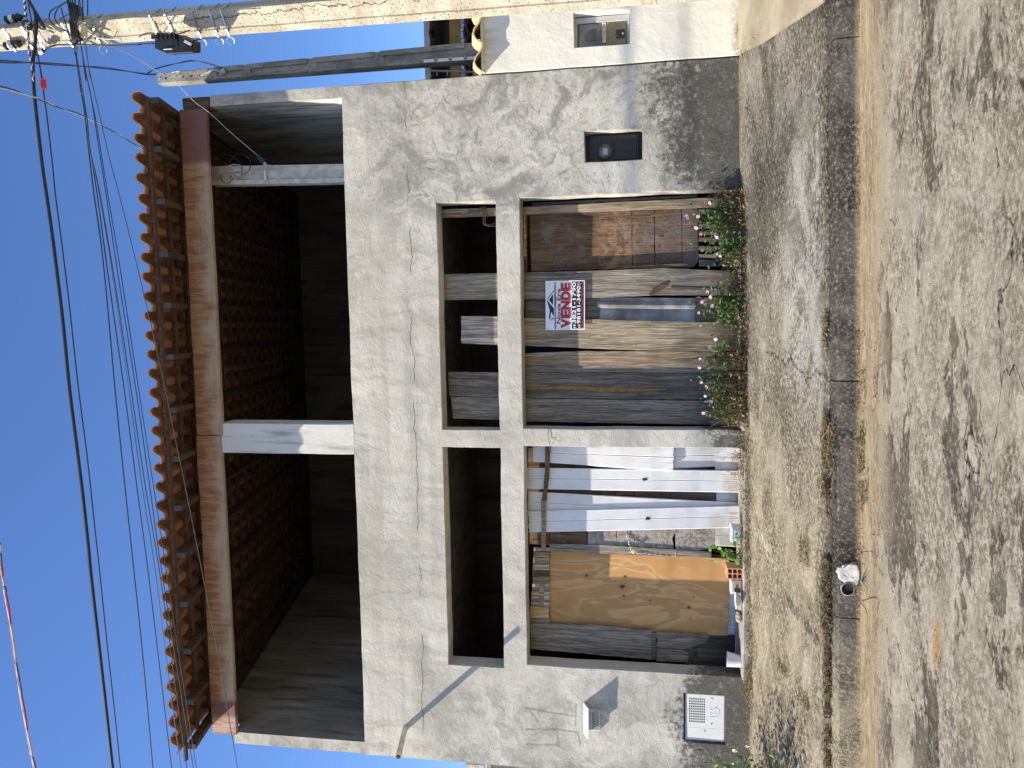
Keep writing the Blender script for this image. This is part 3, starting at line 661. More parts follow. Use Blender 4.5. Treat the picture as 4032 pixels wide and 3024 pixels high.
mb = MB(); mb.box(-4.418, 2.220, 7.285, 12.0, 2.955, 3.06); mb.build('upper_floor_slab', MT['inner'], house)
mb = MB(); mb.box(-4.41, 2.21, 9.03, 9.15, -.2, 2.95); mb.build('inner_wall', MT['black'], house)  # near-black colour stands in for the darkness of a deep room
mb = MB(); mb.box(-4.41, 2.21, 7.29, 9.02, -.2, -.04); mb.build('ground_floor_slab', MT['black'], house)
# roof beam in two lengths, a dark joint over the column
for a, b, nm in ((-4.445, -1.150, 0), (-1.142, 2.205, 1)):
    rbox('roof_beam', a, b, 7.085, 7.135, 5.262 if not nm else 5.245, 5.55 if not nm else 5.54, MT['beam'], house, .003)
rbox('roof_beam', 2.208, 2.318, 7.09, 7.25, 5.215, 5.50, MT['timber'], house, .004)
# rafters: read off the photograph by their ends, carried back under the tiles
ry = [A00(0, 790)[1], A00(0, 1180)[1], A01(0, 85)[1], A01(0, 505)[1], A01(0, 910)[1], A01(0, 1320)[1], A02(0, 235)[1], A02(0, 620)[1], A02(0, 1005)[1], A02(0, 1380)[1], A03(0, 312)[1], A03(0, 688)[1], A03(0, 1090)[1], A03(0, 1435)[1]]
rpx = [640, 630, 645, 655, 668, 678, 683, 690, 700, 708, 720, 730, 742, 752]
raft = []
for i, (yy, px) in enumerate(zip(ry, rpx)):
    X0 = PY(px, yy, 6.66).x; raft.append(X0)
    mb = MB(); w = .026; y0 = 6.66 + random.uniform(-.012, .012)
    for (ya, yb) in ((y0, 12.0),):
        t0, t1 = roofz(ya), roofz(yb); dx = random.uniform(-.03, .03)
        mb.add([(X0 - w, ya, t0 - .098), (X0 + w, ya, t0 - .098), (X0 + w, ya, t0), (X0 - w, ya, t0), (X0 - w + dx, yb, t1 - .098), (X0 + w + dx, yb, t1 - .098), (X0 + w + dx, yb, t1), (X0 - w + dx, yb, t1)],
               [(0, 1, 2, 3), (4, 7, 6, 5), (0, 4, 5, 1), (1, 5, 6, 2), (2, 6, 7, 3), (3, 7, 4, 0)])
    o = mb.build('rafter', [MT['timber'], MT['timber_end']], house)
    for p in o.data.polygons:
        if p.normal.y < -.8: p.material_index = 1
TX0, TX1 = raft[-1] - .02, raft[0] + .06
for xa, xb in ((-4.45, -4.27), (2.08, 2.25)):      # mortar closing the gap between wall and tiles
    mb = MB(); mb.prism([(xa, 7.27, roofz(7.27) + .0), (xa, 12.1, roofz(12.1) + .0), (xa, 12.1, roofz(12.1) + .10), (xa, 7.27, roofz(7.27) + .10)], (xb - xa, 0, 0)); mb.build('mortar_verge', MT['inner'], house)
for xa, xb in ((-4.545, -4.422), (2.224, 2.33)):
    mb = MB(); mb.prism([(xa, 7.5, roofz(7.5) - .112), (xa, 12.1, roofz(12.1) - .112), (xa, 12.1, roofz(12.1) + .02), (xa, 7.5, roofz(7.5) + .02)], (xb - xa, 0, 0)); mb.build('gap_closing_strip', MT['inner'], house)
# battens
nb = 16
for k in range(nb):
    yb = 6.645 + .335 * k; z_ = roofz(yb); pts = [(x, yb + .008 * mnoise.noise(Vector((x, k, 0))), z_ + .014 + .008 * mnoise.noise(Vector((x * 1.3, k, 5)))) for x in [TX0 - (.13 if k == 0 else .0) + (TX1 - TX0 + (.10 if k == 0 else 0)) * i / 24 for i in range(25)]]
    mb = MB()
    for p in pts: mb.v += [(p[0], p[1] - .02, p[2] - .013), (p[0], p[1] + .02, p[2] - .013), (p[0], p[1] + .02, p[2] + .013), (p[0], p[1] - .02, p[2] + .013)]
    for i in range(24):
        for j in range(4): a = i * 4 + j; b = i * 4 + (j + 1) % 4; mb.f.append((a, b, b + 4, a + 4))
    mb.f += [(3, 2, 1, 0), (96, 97, 98, 99)]; mb.m = [0] * len(mb.f)
    mb.build('batten', MT['timber'], house)
# tiles: barrel and pan in one piece, each overlapping its neighbour and the row below
PITCHX = (TX1 - TX0) / 35.0
def tile_mesh():
    W = PITCHX; prof = []
    for i in range(7):                                   # the barrel
        a = math.pi * (1 - i / 6); prof.append((W * .27 + math.cos(a) * W * .285, .006 + math.sin(a) * .072))
    prof = [(W * (1 - t), z_) for t, z_ in ((1.05, .020), (1.0, .006), (.86, .0), (.74, .001), (.66, .008), (.58, .026), (.51, .048), (.43, .066), (.33, .077), (.22, .079), (.12, .072), (.05, .056), (.01, .030), (-.01, .010))]
    L = .40; th = .015; mb = MB(); N = len(prof)
    for (yy, lift, sc_) in ((0, 0, 1.0), (L, 0, .93)):
        for s in (0, 1):
            for (x, z_) in prof: mb.v.append((W * .5 + (x - W * .5) * sc_, yy, z_ * sc_ + s * th + .016 + lift))
    for i in range(N - 1):
        mb.f += [(i, i + 2 * N, i + 2 * N + 1, i + 1), (N + i, N + i + 1, 3 * N + i + 1, 3 * N + i), (i, i + 1, N + i + 1, N + i), (2 * N + i, 3 * N + i, 3 * N + i + 1, 2 * N + i + 1)]
    mb.f += [(0, N, 3 * N, 2 * N), (N - 1, 3 * N - 1, 4 * N - 1, 2 * N - 1)]
    mb.m = [0] * len(mb.f); return mb
tm = tile_mesh(); tob = tm.build('roof_tile', MT['clay'], house)
tme = tob.data; bpy.data.objects.remove(tob)
rest = MB(); cnt = 0; rows = 17; tilt = math.atan(RS)
for r in range(rows):
    y = 6.565 + .335 * r
    for c in range(35):
        x = TX0 + PITCHX * c; lz = roofz(y) + .018
        jit = (random.uniform(-.004, .004), random.uniform(-.008, .008), random.uniform(-.002, .003))
        R_ = Matrix.Rotation(tilt - .028, 4, 'X') @ Matrix.Rotation(random.uniform(-.012, .012), 4, 'Z')
        T = Matrix.Translation((x + jit[0], y + jit[1], lz + jit[2] + .014)) @ R_
        if cnt < 300:
            o = bpy.data.objects.new('roof_tile', tme); C.objects.link(o); o.parent = house
            o.matrix_local = Matrix.Translation(-Vector(house.location)) @ T; cnt += 1
        else: rest.add([T @ Vector(v) for v in tm.v], tm.f)
tag(rest.build('roof_tiles_further_up', MT['clay'], house), kind='stuff')
# ------------------------------------------------------------------ what closes the openings
def board(name, px, Y, th, mat, parent, amp=.0015, ends=0.0, smooth=False):
    P = [PY(x, y, Y) for x, y in px]
    P = rough_poly(P, .04, amp, ends, seed=random.random() * 9)
    mb = MB(); mb.prism(P, (0, th, 0)); return mb.build(name, mat, parent)
def nails(parent, px, Y):
    for x, y in px:
        mb = MB(); mb.lathe(PY(x, y, Y), (0, -1, 0), [(0, .003), (.004, .002), (.005, 0)], 8); mb.build('nail', MT['rust'], parent)
for a, b, zt in ((-3.46, -1.235, -.034), (-1.052, 1.17, -.012)):
    mb = MB(); mb.box(a, b, 7.02, 7.5, -.22, zt); mb.build('threshold', MT['conc'], house, bevel=.01)
hr = empty('plank_hoarding', (0.05, 7.3, 0), 'hoarding of weathered grey planks nailed across the right doorway and transom', 'hoarding')
board('timber_post', [(1700, 826), (2055, 815), D01(1540, 60), (2918, 780), (2918, 812), D01(1640, 125), (2055, 845), (1700, 856)], 7.335, .06, MT['wood_pale'], hr)
board('rubber_strip', [D01(190, 97), D01(1500, 35), D01(1500, 52), D01(190, 122)], 7.335, .02, MT['rubber'], hr)
board('cross_batten', [(2062, 845), (2062, 1075), (2076, 1072), (2076, 845)], 7.405, .03, MT['wood_brown'], hr)
for seg in ([D01(170, 195), D01(978, 158), D01(982, 618), D01(185, 640)], [D01(984, 158), D01(1156, 152), D01(1160, 614), D01(988, 618)],
            [D01(1162, 152), D01(1372, 142), D01(1377, 611), D01(1166, 614)], [D01(1378, 142), D01(1500, 140), D01(1507, 560), D01(1470, 606), D01(1382, 611)]):
    board('panel_board', seg, 7.40, .012, MT['rotten'], hr, .002, .003)
board('splinter_strip', [D01(880, 606), D01(1420, 575), D01(1430, 590), D01(1200, 620), D01(880, 618)], 7.347, .01, MT['wood_brown'], hr, .002)
board('splinter_strip', [D01(560, 168), D01(880, 200), D01(1310, 178), D01(1300, 190), D01(930, 222), D01(600, 190)], 7.349, .01, MT['wood_brown'], hr, .003)
for a, b, mt in ((150, 185, 'wood_tan'), (262, 300, 'wood_pale'), (325, 348, 'wood_grey'), (372, 402, 'wood_pale'), (440, 470, 'wood_tan'), (503, 536, 'wood_pale'), (548, 600, 'wood_grey')):
    board('slat', [D01(1512, a), D01(1655, a + 3), D01(1652, b + 2), D01(1512, b)], 7.385, .018, MT[mt], hr, .002, .002)
board('lower_board', [D01(1662, 150), D01(1840, 150), D01(1840, 600), D01(1662, 600)], 7.395, .02, MT['wood_dark'], hr)
board('plank', [(1700, 1081), D01(120, 650), D01(700, 636), D01(1230, 614), D01(1820, 640), D01(1820, 826), D01(1550, 830), D01(1180, 828), D01(720, 850), D01(120, 862), (1700, 1182)], 7.335, .028, MT['wood_grey'], hr, .0025)
board('bark_flake', [D01(1112, 828), D01(1145, 780), D01(1255, 722), D01(1278, 735), D01(1250, 770), D01(1150, 830)], 7.326, .009, MT['wood_brown'], hr, .003)
board('splinter_strip', [D01(1290, 762), D01(1500, 770), D01(1650, 778), D01(1640, 792), D01(1300, 778)], 7.327, .008, MT['wood_dark'], hr, .003)
board('dark_backboard', [D01(140, 855), D01(725, 855), D01(725, 1030), D01(140, 1022)], 7.38, .02, MT['wood_dark'], hr)
# fibre-cement sheet with one ridge
mb = MB(); prof = [(845, 0), (872, .002), (886, .022), (905, .034), (922, .030), (930, .006), (950, 0), (990, .001), (1035, 0)]
rowsx = [(706 + (1482 - 706) * i / 12) for i in range(13)]
for i, xx in enumerate(rowsx):
    for (yy, d) in prof:
        p = PY(*D01(xx + (random.uniform(-6, 6) if i in (0, 12) else 0), yy + 8 * (xx - 706) / 776), 7.4); mb.v.append((p.x, p.y - d, p.z))
P_ = len(prof); mb.f = [(i * P_ + j, i * P_ + j + 1, (i + 1) * P_ + j + 1, (i + 1) * P_ + j) for i in range(12) for j in range(P_ - 1)]; mb.m = [0] * len(mb.f)
o = mb.build('corrugated_sheet', MT['fibre'], hr); sm = o.modifiers.new('thickness', 'SOLIDIFY'); sm.thickness = .006
board('lower_board', [D01(1470, 845), D01(1830, 850), D01(1830, 1050), D01(1480, 1040)], 7.407, .015, MT['wood_tan'], hr)
board('plank', [B01(1642, 996), B01(1900, 1000), D01(165, 1010), D01(1650, 1045), D01(1830, 1075), D01(1830, 1262), D01(1560, 1283), D01(800, 1258), D01(165, 1230), B01(1900, 1220), B01(1645, 1212)], 7.335, .027, MT['wood_pale'], hr, .002, .006)
board('plank_end', [B01(1641, 994), B01(1940, 999), B01(1940, 1222), B01(1641, 1210)], 7.323, .011, MT['wood_white'], hr, .002, .006)
board('plank', [(2040, 1392), D01(600, 1272), D01(1530, 1274), D01(1640, 1274), D01(1640, 1372), D01(1100, 1388), D01(360, 1384), (2040, 1436)], 7.335, .026, MT['wood_tan'], hr, .002)
board('plank', [D01(90, 1375), D01(1820, 1375), D01(1820, 1445), D01(90, 1438)], 7.35, .02, MT['wood_grey'], hr, .002)
board('plank', [B01(1540, 1436), B01(1900, 1440), D01(135, 1442), D01(1830, 1448), D02(1830, 151), D02(135, 134), B02(1900, 128), B02(1548, 119)], 7.34, .026, MT['wood_dark'], hr, .0015, .004)
board('plank', [B02(1560, 128), B02(1900, 132), D02(135, 140), D02(1850, 160), D02(1850, 350), D02(900, 334), D02(135, 320), B02(1900, 308), B02(1576, 296)], 7.337, .026, MT['wood_grey'], hr, .0015, .004)
mb = MB(); mb.tube(smoothpath([PY(*D02(150, 62), 7.337), PY(*D02(500, 55), 7.337), PY(*D02(900, 72), 7.337), PY(*D02(1250, 66), 7.337)], 6), [.004 + .016 * math.sin(math.pi * i / 18) for i in range(19)], 8)
mb.v = [(x, 7.338 + (y - 7.337) * .25, z_) for x, y, z_ in mb.v]; mb.build('sap_streak', plain('amber_heartwood', (.30, .16, .05), .8, .2, scale=25), hr)
nails(hr, [D01(300, 1160), D01(320, 1158), D01(270, 1185), D01(640, 1162), D01(1015, 1225), D01(350, 690), D01(225, 745), D01(275, 1472), D02(800, 162), D02(300, 236), B01(1600, 672), B01(1885, 668), D02(150, 96)], 7.334)
# rusty stirrup hanging on the post in the transom
mb = MB()
for dx in (0, 14):
    mb.tube(smoothpath([PY(*B01(1812 + dx, 125), 7.315), PY(*B01(1818 + dx, 200), 7.295), PY(*B01(1825 + dx, 272), 7.275), PY(*B01(1905, 262 + dx * 1.4), 7.305)], 5), .0045, 6)
mb.tube(smoothpath([PY(*B01(1765, 175), 7.315), PY(*B01(1800, 130), 7.31), PY(*B01(1850, 150), 7.305), PY(*B01(1845, 215), 7.305)], 5), .003, 6)
mb.build('rusty_stirrup', MT['rust'], hr)

gl = empty('patched_gate', (-2.35, 7.3, 0), 'makeshift gate of white PVC strips, rotten boards and plywood in the left doorway', 'gate')
def bil(q, u, v, Y):
    """q: top-right, top-left, bottom-right, bottom-left of the piece as seen from the street"""
    tr, tl, br, bl = [PY(x, y, Y) for x, y in q]
    return (tr.lerp(tl, u)).lerp(br.lerp(bl, u), v)
def pvc(q, Y, name='pvc_strip', jag=.0):
    mb = MB(); NU, NV = 44, 12; sag = random.uniform(-.004, .004)
    for j in range(NV + 1):
        for i in range(NU + 1):
            u, v = i / NU, j / NV; vv = v + (random.uniform(-jag, jag) if j in (0, NV) else 0); p = bil(q, u, vv, Y)
            d = .0018 * math.cos(i * math.pi); d += .007 * math.exp(-((u - .5) / .012) ** 2) - .002 * math.exp(-((u - .02) / .02) ** 2)
            mb.v.append((p.x, p.y + d + sag * math.sin(v * 3), p.z))
    for j in range(NV):
        for i in range(NU): a = j * (NU + 1) + i; mb.f.append((a, a + 1, a + NU + 2, a + NU + 1))
    mb.m = [0] * len(mb.f); o = mb.build(name, MT['pvc'], gl)
    s_ = o.modifiers.new('thickness', 'SOLIDIFY'); s_.thickness = .008; s_.offset = -1
    for p in o.data.polygons: pass
    return o
pvc([D02(200, 500), D02(200, 635), D02(1312, 505), D02(1306, 708)], 7.373, jag=.004)
pvc([D02(675, 600), D02(680, 668), D02(1300, 640), D02(1290, 712)], 7.381)
pvc([D02(140, 690), D02(150, 850), D02(1830, 712), D02(1830, 879)], 7.39, jag=.003)
pvc([D02(165, 878), D02(160, 1035), D02(1830, 968), D02(1830, 1122)], 7.4, jag=.003)
pvc([D02(160, 1035), D02(170, 1195), D02(1828, 990), D02(1830, 1157)], 7.37, jag=.004)
pvc([D02(1300, 505), D02(1300, 690), D02(1655, 505), D02(1655, 672)], 7.43, 'white_sheet'); pvc([D02(1640, 505), D02(1640, 702), D02(1835, 505), D02(1835, 702)], 7.425, 'white_sheet')
pvc([D02(1650, 870), D02(1650, 955), D02(1835, 870), D02(1835, 960)], 7.435, 'white_sheet'); pvc([D02(1642, 1150), D02(1642, 1300), D02(1835, 1150), D02(1835, 1310)], 7.43, 'white_sheet')
for (a, b, c, d) in ((160, 530, 330, 700), (334, 530, 640, 705), (160, 842, 420, 950), (424, 845, 1000, 960), (1004, 850, 1660, 975)):
    board('rotten_board', [D02(a, b), D02(c, b), D02(c, d), D02(a, d)], 7.45, .02, MT['rotten'], gl, .004, .006)
board('rotten_board', [D02(640, 640), D02(1660, 660), D02(1660, 850), D02(640, 850)], 7.46, .015, MT['wood_dark'], gl)
for seg in ([(170, 1180), (328, 1175), (330, 1300), (170, 1290)], [(332, 1175), (560, 1170), (620, 1175), (628, 1300), (332, 1290)]):
    board('rotten_board', [D02(*p) for p in seg], 7.435, .02, MT['rotten'], gl, .004, .006)
for seg in ([(630, 1165), (795, 1160), (860, 1162), (860, 1325), (740, 1330), (632, 1300)], [(863, 1162), (1085, 1162), (1085, 1335), (863, 1325)], [(1088, 1160), (1330, 1160), (1300, 1250), (1315, 1345), (1088, 1335)], [(1318, 1160), (1640, 1165), (1640, 1330), (1500, 1345), (1330, 1348)]):
    board('delaminated_board', [D02(*p) for p in seg], 7.43 + random.uniform(-.003, .003), .02, MT['patch'], gl, .004, .005)
board('timber_strip', [D02(330, 1290), D02(740, 1300), D02(1610, 1355), D02(1610, 1400), D02(800, 1370), D02(330, 1345)], 7.413, .016, MT['wood_grey'], gl, .002)
board('plywood_sheet', [D02(330, 1330), D02(800, 1348), D02(1750, 1408), D02(1762, 1560), D03(1756, 300), D03(1738, 585), D03(1100, 540), D03(500, 475), D03(335, 467), D03(328, 250)], 7.46, .016,
      m_ply('bright_pine_plywood', (.52, .285, .11), (.62, .385, .175), (.33, .165, .06), patch=[(PY(*D03(x, y), 7.46).x, PY(*D03(x, y), 7.46).z, r_) for x, y, r_ in ((623, 85, .012), (928, 92, .012), (906, 172, .02), (917, 245, .010), (1433, 338, .013), (1470, 253, .006), (1447, 426, .006), (1125, 282, .008))]), gl, .001)
# odd lumber above the plywood
for a, b, c, d, mt, Y in ((205, 1320, 330, 1350, 'wood_white', 7.425), (203, 1355, 326, 1395, 'wood_pale', 7.415), (200, 1400, 328, 1450, 'wood_tan', 7.42), (198, 1455, 326, 1500, 'wood_white', 7.41), (196, 1505, 326, 1545, 'wood_brown', 7.415), (197, 1550, 328, 1608, 'wood_tan', 7.41)):
    board('lumber_piece', [D02(a, b), D02(c, b), D02(c, d), D02(a, d)], Y, .03, MT[mt], gl, .003, .003)
board('white_lath_panel', [D03(195, 150), D03(328, 150), D03(328, 332), D03(180, 332), D03(185, 240)], 7.42, .015, MT['wood_white'], gl, .003)
board('lath', [D03(248, 150), D03(290, 152), D03(282, 332), D03(245, 332)], 7.41, .010, MT['wood_pale'], gl)
board('lumber_piece', [D03(176, 335), D03(325, 338), D03(325, 418), D03(176, 415)], 7.4, .03, m_wood('fresh_pine_batten', (.62, .46, .28), (.48, .32, .17)), gl)
board('plank', [D03(176, 412), D03(330, 415), D03(335, 470), D03(700, 480), D03(1140, 520), D03(1140, 752), D03(700, 712), D03(180, 664)], 7.403, .03, MT['wood_grey'], gl, .002)
board('plank', [D03(1174, 530), D03(1600, 560), D03(1560, 620), D03(1490, 640), D03(1400, 668), D03(1174, 655)], 7.407, .02, MT['wood_grey'], gl, .002, .01)
board('plank', [D03(1174, 660), D03(1390, 674), D03(1430, 700), D03(1425, 770), D03(1174, 762)], 7.41, .02, MT['wood_grey'], gl, .002, .01)
board('cross_batten', [D03(1140, 540), D03(1172, 542), D03(1170, 752), D03(1142, 748)], 7.39, .035, MT['wood_dark'], gl, .003)
board('dark_backboard', [D03(1380, 560), D03(1860, 560), D03(1860, 860), D03(1380, 780)], 7.457, .02, MT['wood_dark'], gl, .003, .01)
board('cross_batten', [D03(1470, 620), D03(1500, 620), D03(1505, 780), D03(1475, 780)], 7.443, .012, MT['wood_brown'], gl, .003)
pvc([D03(1590, 250), D03(1590, 600), D03(1800, 260), D03(1790, 690)], 7.50, 'white_sheet'); pvc([D03(1742, 110), D03(1742, 330), D03(1850, 110), D03(1850, 330)], 7.49, 'white_sheet')
board('lower_board', [D03(1800, 370), D03(1862, 380), D03(1862, 740), D03(1800, 735)], 7.425, .02, MT['cpost'], gl, .002)
board('stick', [D02(300, 500), D02(335, 500), D02(325, 760), D02(303, 948), D02(268, 945), D02(290, 740)], 7.33, .022, MT['wood_brown'], gl, .003)
board('stick', [D02(262, 943), D02(300, 945), D02(298, 1180), D02(300, 1338), D02(266, 1340), D02(266, 1150)], 7.323, .022, MT['wood_tan'], gl, .003)
mb = MB(); mb.tube(smoothpath([PY(*D02(330, 352), 7.098), PY(*D02(318, 420), 7.086), PY(*D02(325, 470), 7.086), PY(*D02(330, 524), 7.09), PY(*D02(326, 600), 7.315), PY(*D02(318, 785), 7.323)], 5), .0022, 5); mb.build('tie_wire', MT['rust'], gl)
for cx, cy in ((1080, 780), (1108, 1090)):  # dark flakes laid on the PVC stand in for the shade inside holes
    P = [PY(*D02(cx + 22 * math.cos(a) * random.uniform(.7, 1.2), cy + 13 * math.sin(a) * random.uniform(.7, 1.2)), 7.357 if cy > 900 else 7.374) for a in [i * .7 for i in range(9)]]
    mb = MB(); mb.prism(P, (0, .004, 0)); mb.build('hole_flake', MT['rubber'], gl)
# chain and padlock
lock = empty('padlock', PY(*D02(990, 1350), 7.39), 'small brass padlock hanging on the plywood edge of the gate', 'padlock')
c_ = PY(*D02(993, 1350), 7.385); mb = MB(); a_ = rad(38); ax = Vector((math.cos(a_), 0, math.sin(a_))); az = Vector((-math.sin(a_), 0, math.cos(a_)))
mb.obox(c_, ax * .021, (0, .010, 0), az * .017); mb.build('lock_body', MT['brass'], lock, bevel=.003)
s0 = c_ + Vector((-.004, 0, .028)); mb = MB(); mb.tube([s0 + ax * (.013 * math.cos(t)) + Vector((0, 0, 1)) * .0 + az * (.018 * math.sin(t) - .006) for t in [math.pi * i / 12 for i in range(13)]], .0028, 7); mb.build('shackle', MT['steel'], lock, True)
def chain(pts, label, n, r=.0125, wire=.0027):
    P = smoothpath(pts, 12); L = [0]
    for a, b in zip(P, P[1:]): L.append(L[-1] + (b - a).length)
    mb = MB()
    for k in range(n):
        s = L[-1] * (k + .5) / n; i = max(j for j in range(len(L)) if L[j] <= s); i = min(i, len(P) - 2); t = (s - L[i]) / max(1e-6, L[i + 1] - L[i])
        c = P[i].lerp(P[i + 1], t); d = (P[i + 1] - P[i]).normalized(); side = Vector((0, 1, 0)).cross(d).normalized() if k % 2 else Vector((0, 1, 0)) + Vector((.4, 0, .3)); side.normalize()
        le = L[-1] / n * .68
        mb.tube([c + d * (le * math.cos(a)) + side * (r * .62 * math.sin(a)) for a in [2 * math.pi * j / 10 for j in range(11)]], wire, 5)
    return thing_of('chain', mb, MT['steel'], label, 'chain', smooth=True)
chain([PY(*D02(1025, 1365), 7.405), PY(*D02(1120, 1368), 7.41), PY(*D02(1220, 1378), 7.415), PY(*D02(1325, 1385), 7.42)], 'steel chain running down the plywood edge below the padlock', 13)
chain([PY(*D02(935, 1208), 7.42), PY(*D02(950, 1260), 7.415), PY(*D02(978, 1338), 7.395)], 'short pale chain from the hole in the grey board to the padlock', 6, .011)
mb = MB(); mb.lathe(PY(*D02(935, 1270), 7.517), (0, -1, 0), [(0, .004), (.012, .004), (.014, 0)], 10); mb.build('chain_hole', MT['rubber'], gl)
mb = MB(); mb.tube([PY(*D02(1325, 1358), 7.38), PY(*D02(1326, 1394), 7.43)], .004, 6); mb.build('nail', MT['steel'], gl)

# ------------------------------------------------------------------ lettering
def text_mesh(s, bold=0.0, shear=0.0):
    cu = bpy.data.curves.new('lettering', 'FONT'); cu.body = s; cu.size = 1; cu.offset = bold; cu.shear = shear; cu.resolution_u = 4
    ob = bpy.data.objects.new('lettering', cu); C.objects.link(ob)
    bpy.context.view_layer.update(); dg = bpy.context.evaluated_depsgraph_get()
    me = bpy.data.meshes.new_from_object(ob.evaluated_get(dg)); V = [v.co.copy() for v in me.vertices]; Fs = [tuple(p.vertices) for p in me.polygons]
    bpy.data.objects.remove(ob); bpy.data.curves.remove(cu); bpy.data.meshes.remove(me)
    x0 = min(v.x for v in V); x1 = max(v.x for v in V); y0 = min(v.y for v in V); y1 = max(v.y for v in V)
    return [((v.x - x0) / (x1 - x0), (v.y - y0) / (y1 - y0)) for v in V], Fs
def text_on(name, s, mp, box, d, mat, parent, bold=0.0, grow=0.0):
    """box: u0,u1,v0,v1 on the plate; mp(u,v,d) gives the point"""
    uv, Fs = text_mesh(s, bold); u0, u1, v0, v1 = box; mb = MB()
    mb.add([mp(u0 + (u1 - u0) * a, v0 + (v1 - v0) * b, d) for a, b in uv], Fs)
    return mb.build(name, mat, parent)
# estate agent's board
ZS = 7.542
def spx(x, y): return (2130 + x / ZS, 1090 + y / ZS)
c_tl, c_tr, c_bl, c_br = spx(140, 1583), spx(130, 122), spx(1303, 1568), spx(1305, 100)
YS = 7.303
wtl, wtr, wbl, wbr = [PY(*p, YS) for p in (c_tl, c_tr, c_bl, c_br)]
def sg(u, v, d=0.0): p = wbl.lerp(wbr, u).lerp(wtl.lerp(wtr, u), v); return Vector((p.x, p.y - d, p.z))
def sguv(x, y): return ((1575 - y) / 1465.0, (1304 - x) / 1170.0)
sign = empty('for_sale_sign', ((wbl + wbr) / 2), 'white estate agency board with red VENDE lettering nailed to the planks', 'sign')
mb = MB(); mb.prism([sg(0, 0), sg(1, 0), sg(1, 1), sg(0, 1)], (0, .004, 0)); mb.build('board_sheet', MT['sign'], sign)
def spoly(name, pts, mat, d=.0010):
    mb = MB(); mb.add([sg(*sguv(x, y), d) for x, y in pts], [tuple(range(len(pts)))]); return mb.build(name, mat, sign)
spoly('phone_panel', [(915, 1545), (915, 145), (1272, 140), (1272, 1540)], MT['black_paint'])
spoly('name_bar', [(402, 1548), (402, 152), (443, 152), (452, 1548)], MT['navy'])
spoly('logo_roof', [(165, 660), (262, 980), (385, 1165), (388, 935)], MT['black_paint']); spoly('logo_roof', [(262, 975), (232, 1235), (282, 1205), (298, 1010)], MT['black_paint'])
spoly('logo_triangle', [(235, 680), (362, 505), (362, 830)], MT['black_paint']); spoly('logo_line', [(180, 640), (400, 375), (412, 392), (202, 648)], MT['black_paint'])
spoly('logo_key', [(330, 1215), (388, 1215), (388, 1252), (330, 1250)], MT['black_paint']); spoly('logo_key', [(285, 1215), (318, 1225), (330, 1240), (300, 1232)], MT['black_paint']); spoly('logo_key', [(248, 1248), (262, 1240), (325, 1278), (318, 1288)], MT['black_paint'])
spoly('rule_line', [(584, 1545), (586, 145), (589, 145), (587, 1545)], MT['navy'])
def stext(name, s, x0, x1, y0, y1, mat, d=.002, bold=0.0):
    a = sguv(x1, y1); b = sguv(x0, y0); return text_on(name, s, sg, (a[0], b[0], a[1], b[1]), d, mat, sign, bold)
for nm, mat, d, bo in (('headline_outline', MT['navy'], .0020, .060), ('headline', MT['red_paint'], .0028, .028)):
    g_ = 6 if bo > .05 else 0
    for ch, ya, yb in (('V', 1240, 1515), ('E', 990, 1220), ('N', 712, 970), ('D', 432, 682), ('E', 180, 412)):
        stext(nm, ch, 600 - g_, 882 + g_, ya - g_, yb + g_, mat, d, bo)
stext('agency_name', 'Nova Era', 468, 582, 345, 1385, plain('maroon_print', (.20, .015, .05), .5, .4), .002, .02)
stext('trade_line', 'CONSTRUTORA & IMOBILIARIA', 410, 440, 850, 1535, MT['sign'], .0022, .015); stext('register_line', 'CRECI 27.884J', 412, 438, 165, 500, MT['sign'], .0022, .015)
stext('phone_prefix', '19', 965, 1035, 1415, 1520, MT['sign'], .0022, .03); stext('phone_number', '3821-1790', 930, 1040, 168, 1385, MT['sign'], .0022, .015)
stext('phone_prefix', '19', 1110, 1178, 1420, 1515, MT['sign'], .0022, .03); stext('phone_number', '98181-3490', 1065, 1175, 280, 1390, MT['sign'], .0022, .015)
stext('address_line', 'R. Siqueira Campos, 264 - Centro - Elias Fausto - SP', 1200, 1258, 165, 1525, MT['red_paint'], .0022, .02)
mb = MB(); cc = sguv(1122, 215); ring = [sg(cc[0] + .031 * math.cos(t), cc[1] + .038 * math.sin(t), .002) for t in [2 * math.pi * i / 18 for i in range(19)]]; mb.tube(ring, .0014, 5, cap=False)
mb.tube([sg(cc[0] - .012, cc[1] + .016, .002), sg(cc[0] - .008, cc[1] - .008, .002), sg(cc[0] + .014, cc[1] - .016, .002)], .0022, 5); mb.build('chat_symbol', MT['sign'], sign)
for x, y in ((207, 193), (197, 1525), (1268, 158), (1255, 1520)):
    mb = MB(); mb.lathe(sg(*sguv(x, y), .0), (0, -1, 0), [(0, .0035), (.004, .003), (.005, 0)], 8); mb.build('screw', MT['grey_pl'], sign)

# ------------------------------------------------------------------ fittings on the front wall
meter = empty('electricity_meter', ((MX0 + MX1) / 2, 7.2, MZ0), 'old blackened electricity meter in its niche in the grey wall', 'meter')
mb = MB(); a, b, c, d = MX0 - .02, MX1 + .02, MZ0 - .02, MZ1 + .02
mb.box(a, b, 7.265, 7.278, c, d); mb.build('niche_back', MT['rubber'], meter)
mb = MB(); mb.box(a + .03, b - .035, 7.215, 7.262, c + .05, d - .06); mb.build('meter_case', MT['rubber'], meter, bevel=.006)
cm = PY(*D00(765, 1205), 7.20); mb = MB(); mb.lathe((cm.x, 7.22, cm.z), (0, -1, 0), [(.068, 0), (.068, .02), (.062, .035), (.045, .045), (0, .048)], 24); mb.build('glass_dome', MT['dust'], meter, True)
mb = MB(); mb.box(cm.x - .03, cm.x + .03, 7.168, 7.173, cm.z - .03, cm.z + .015); mb.build('register_plate', MT['grey_pl'], meter)
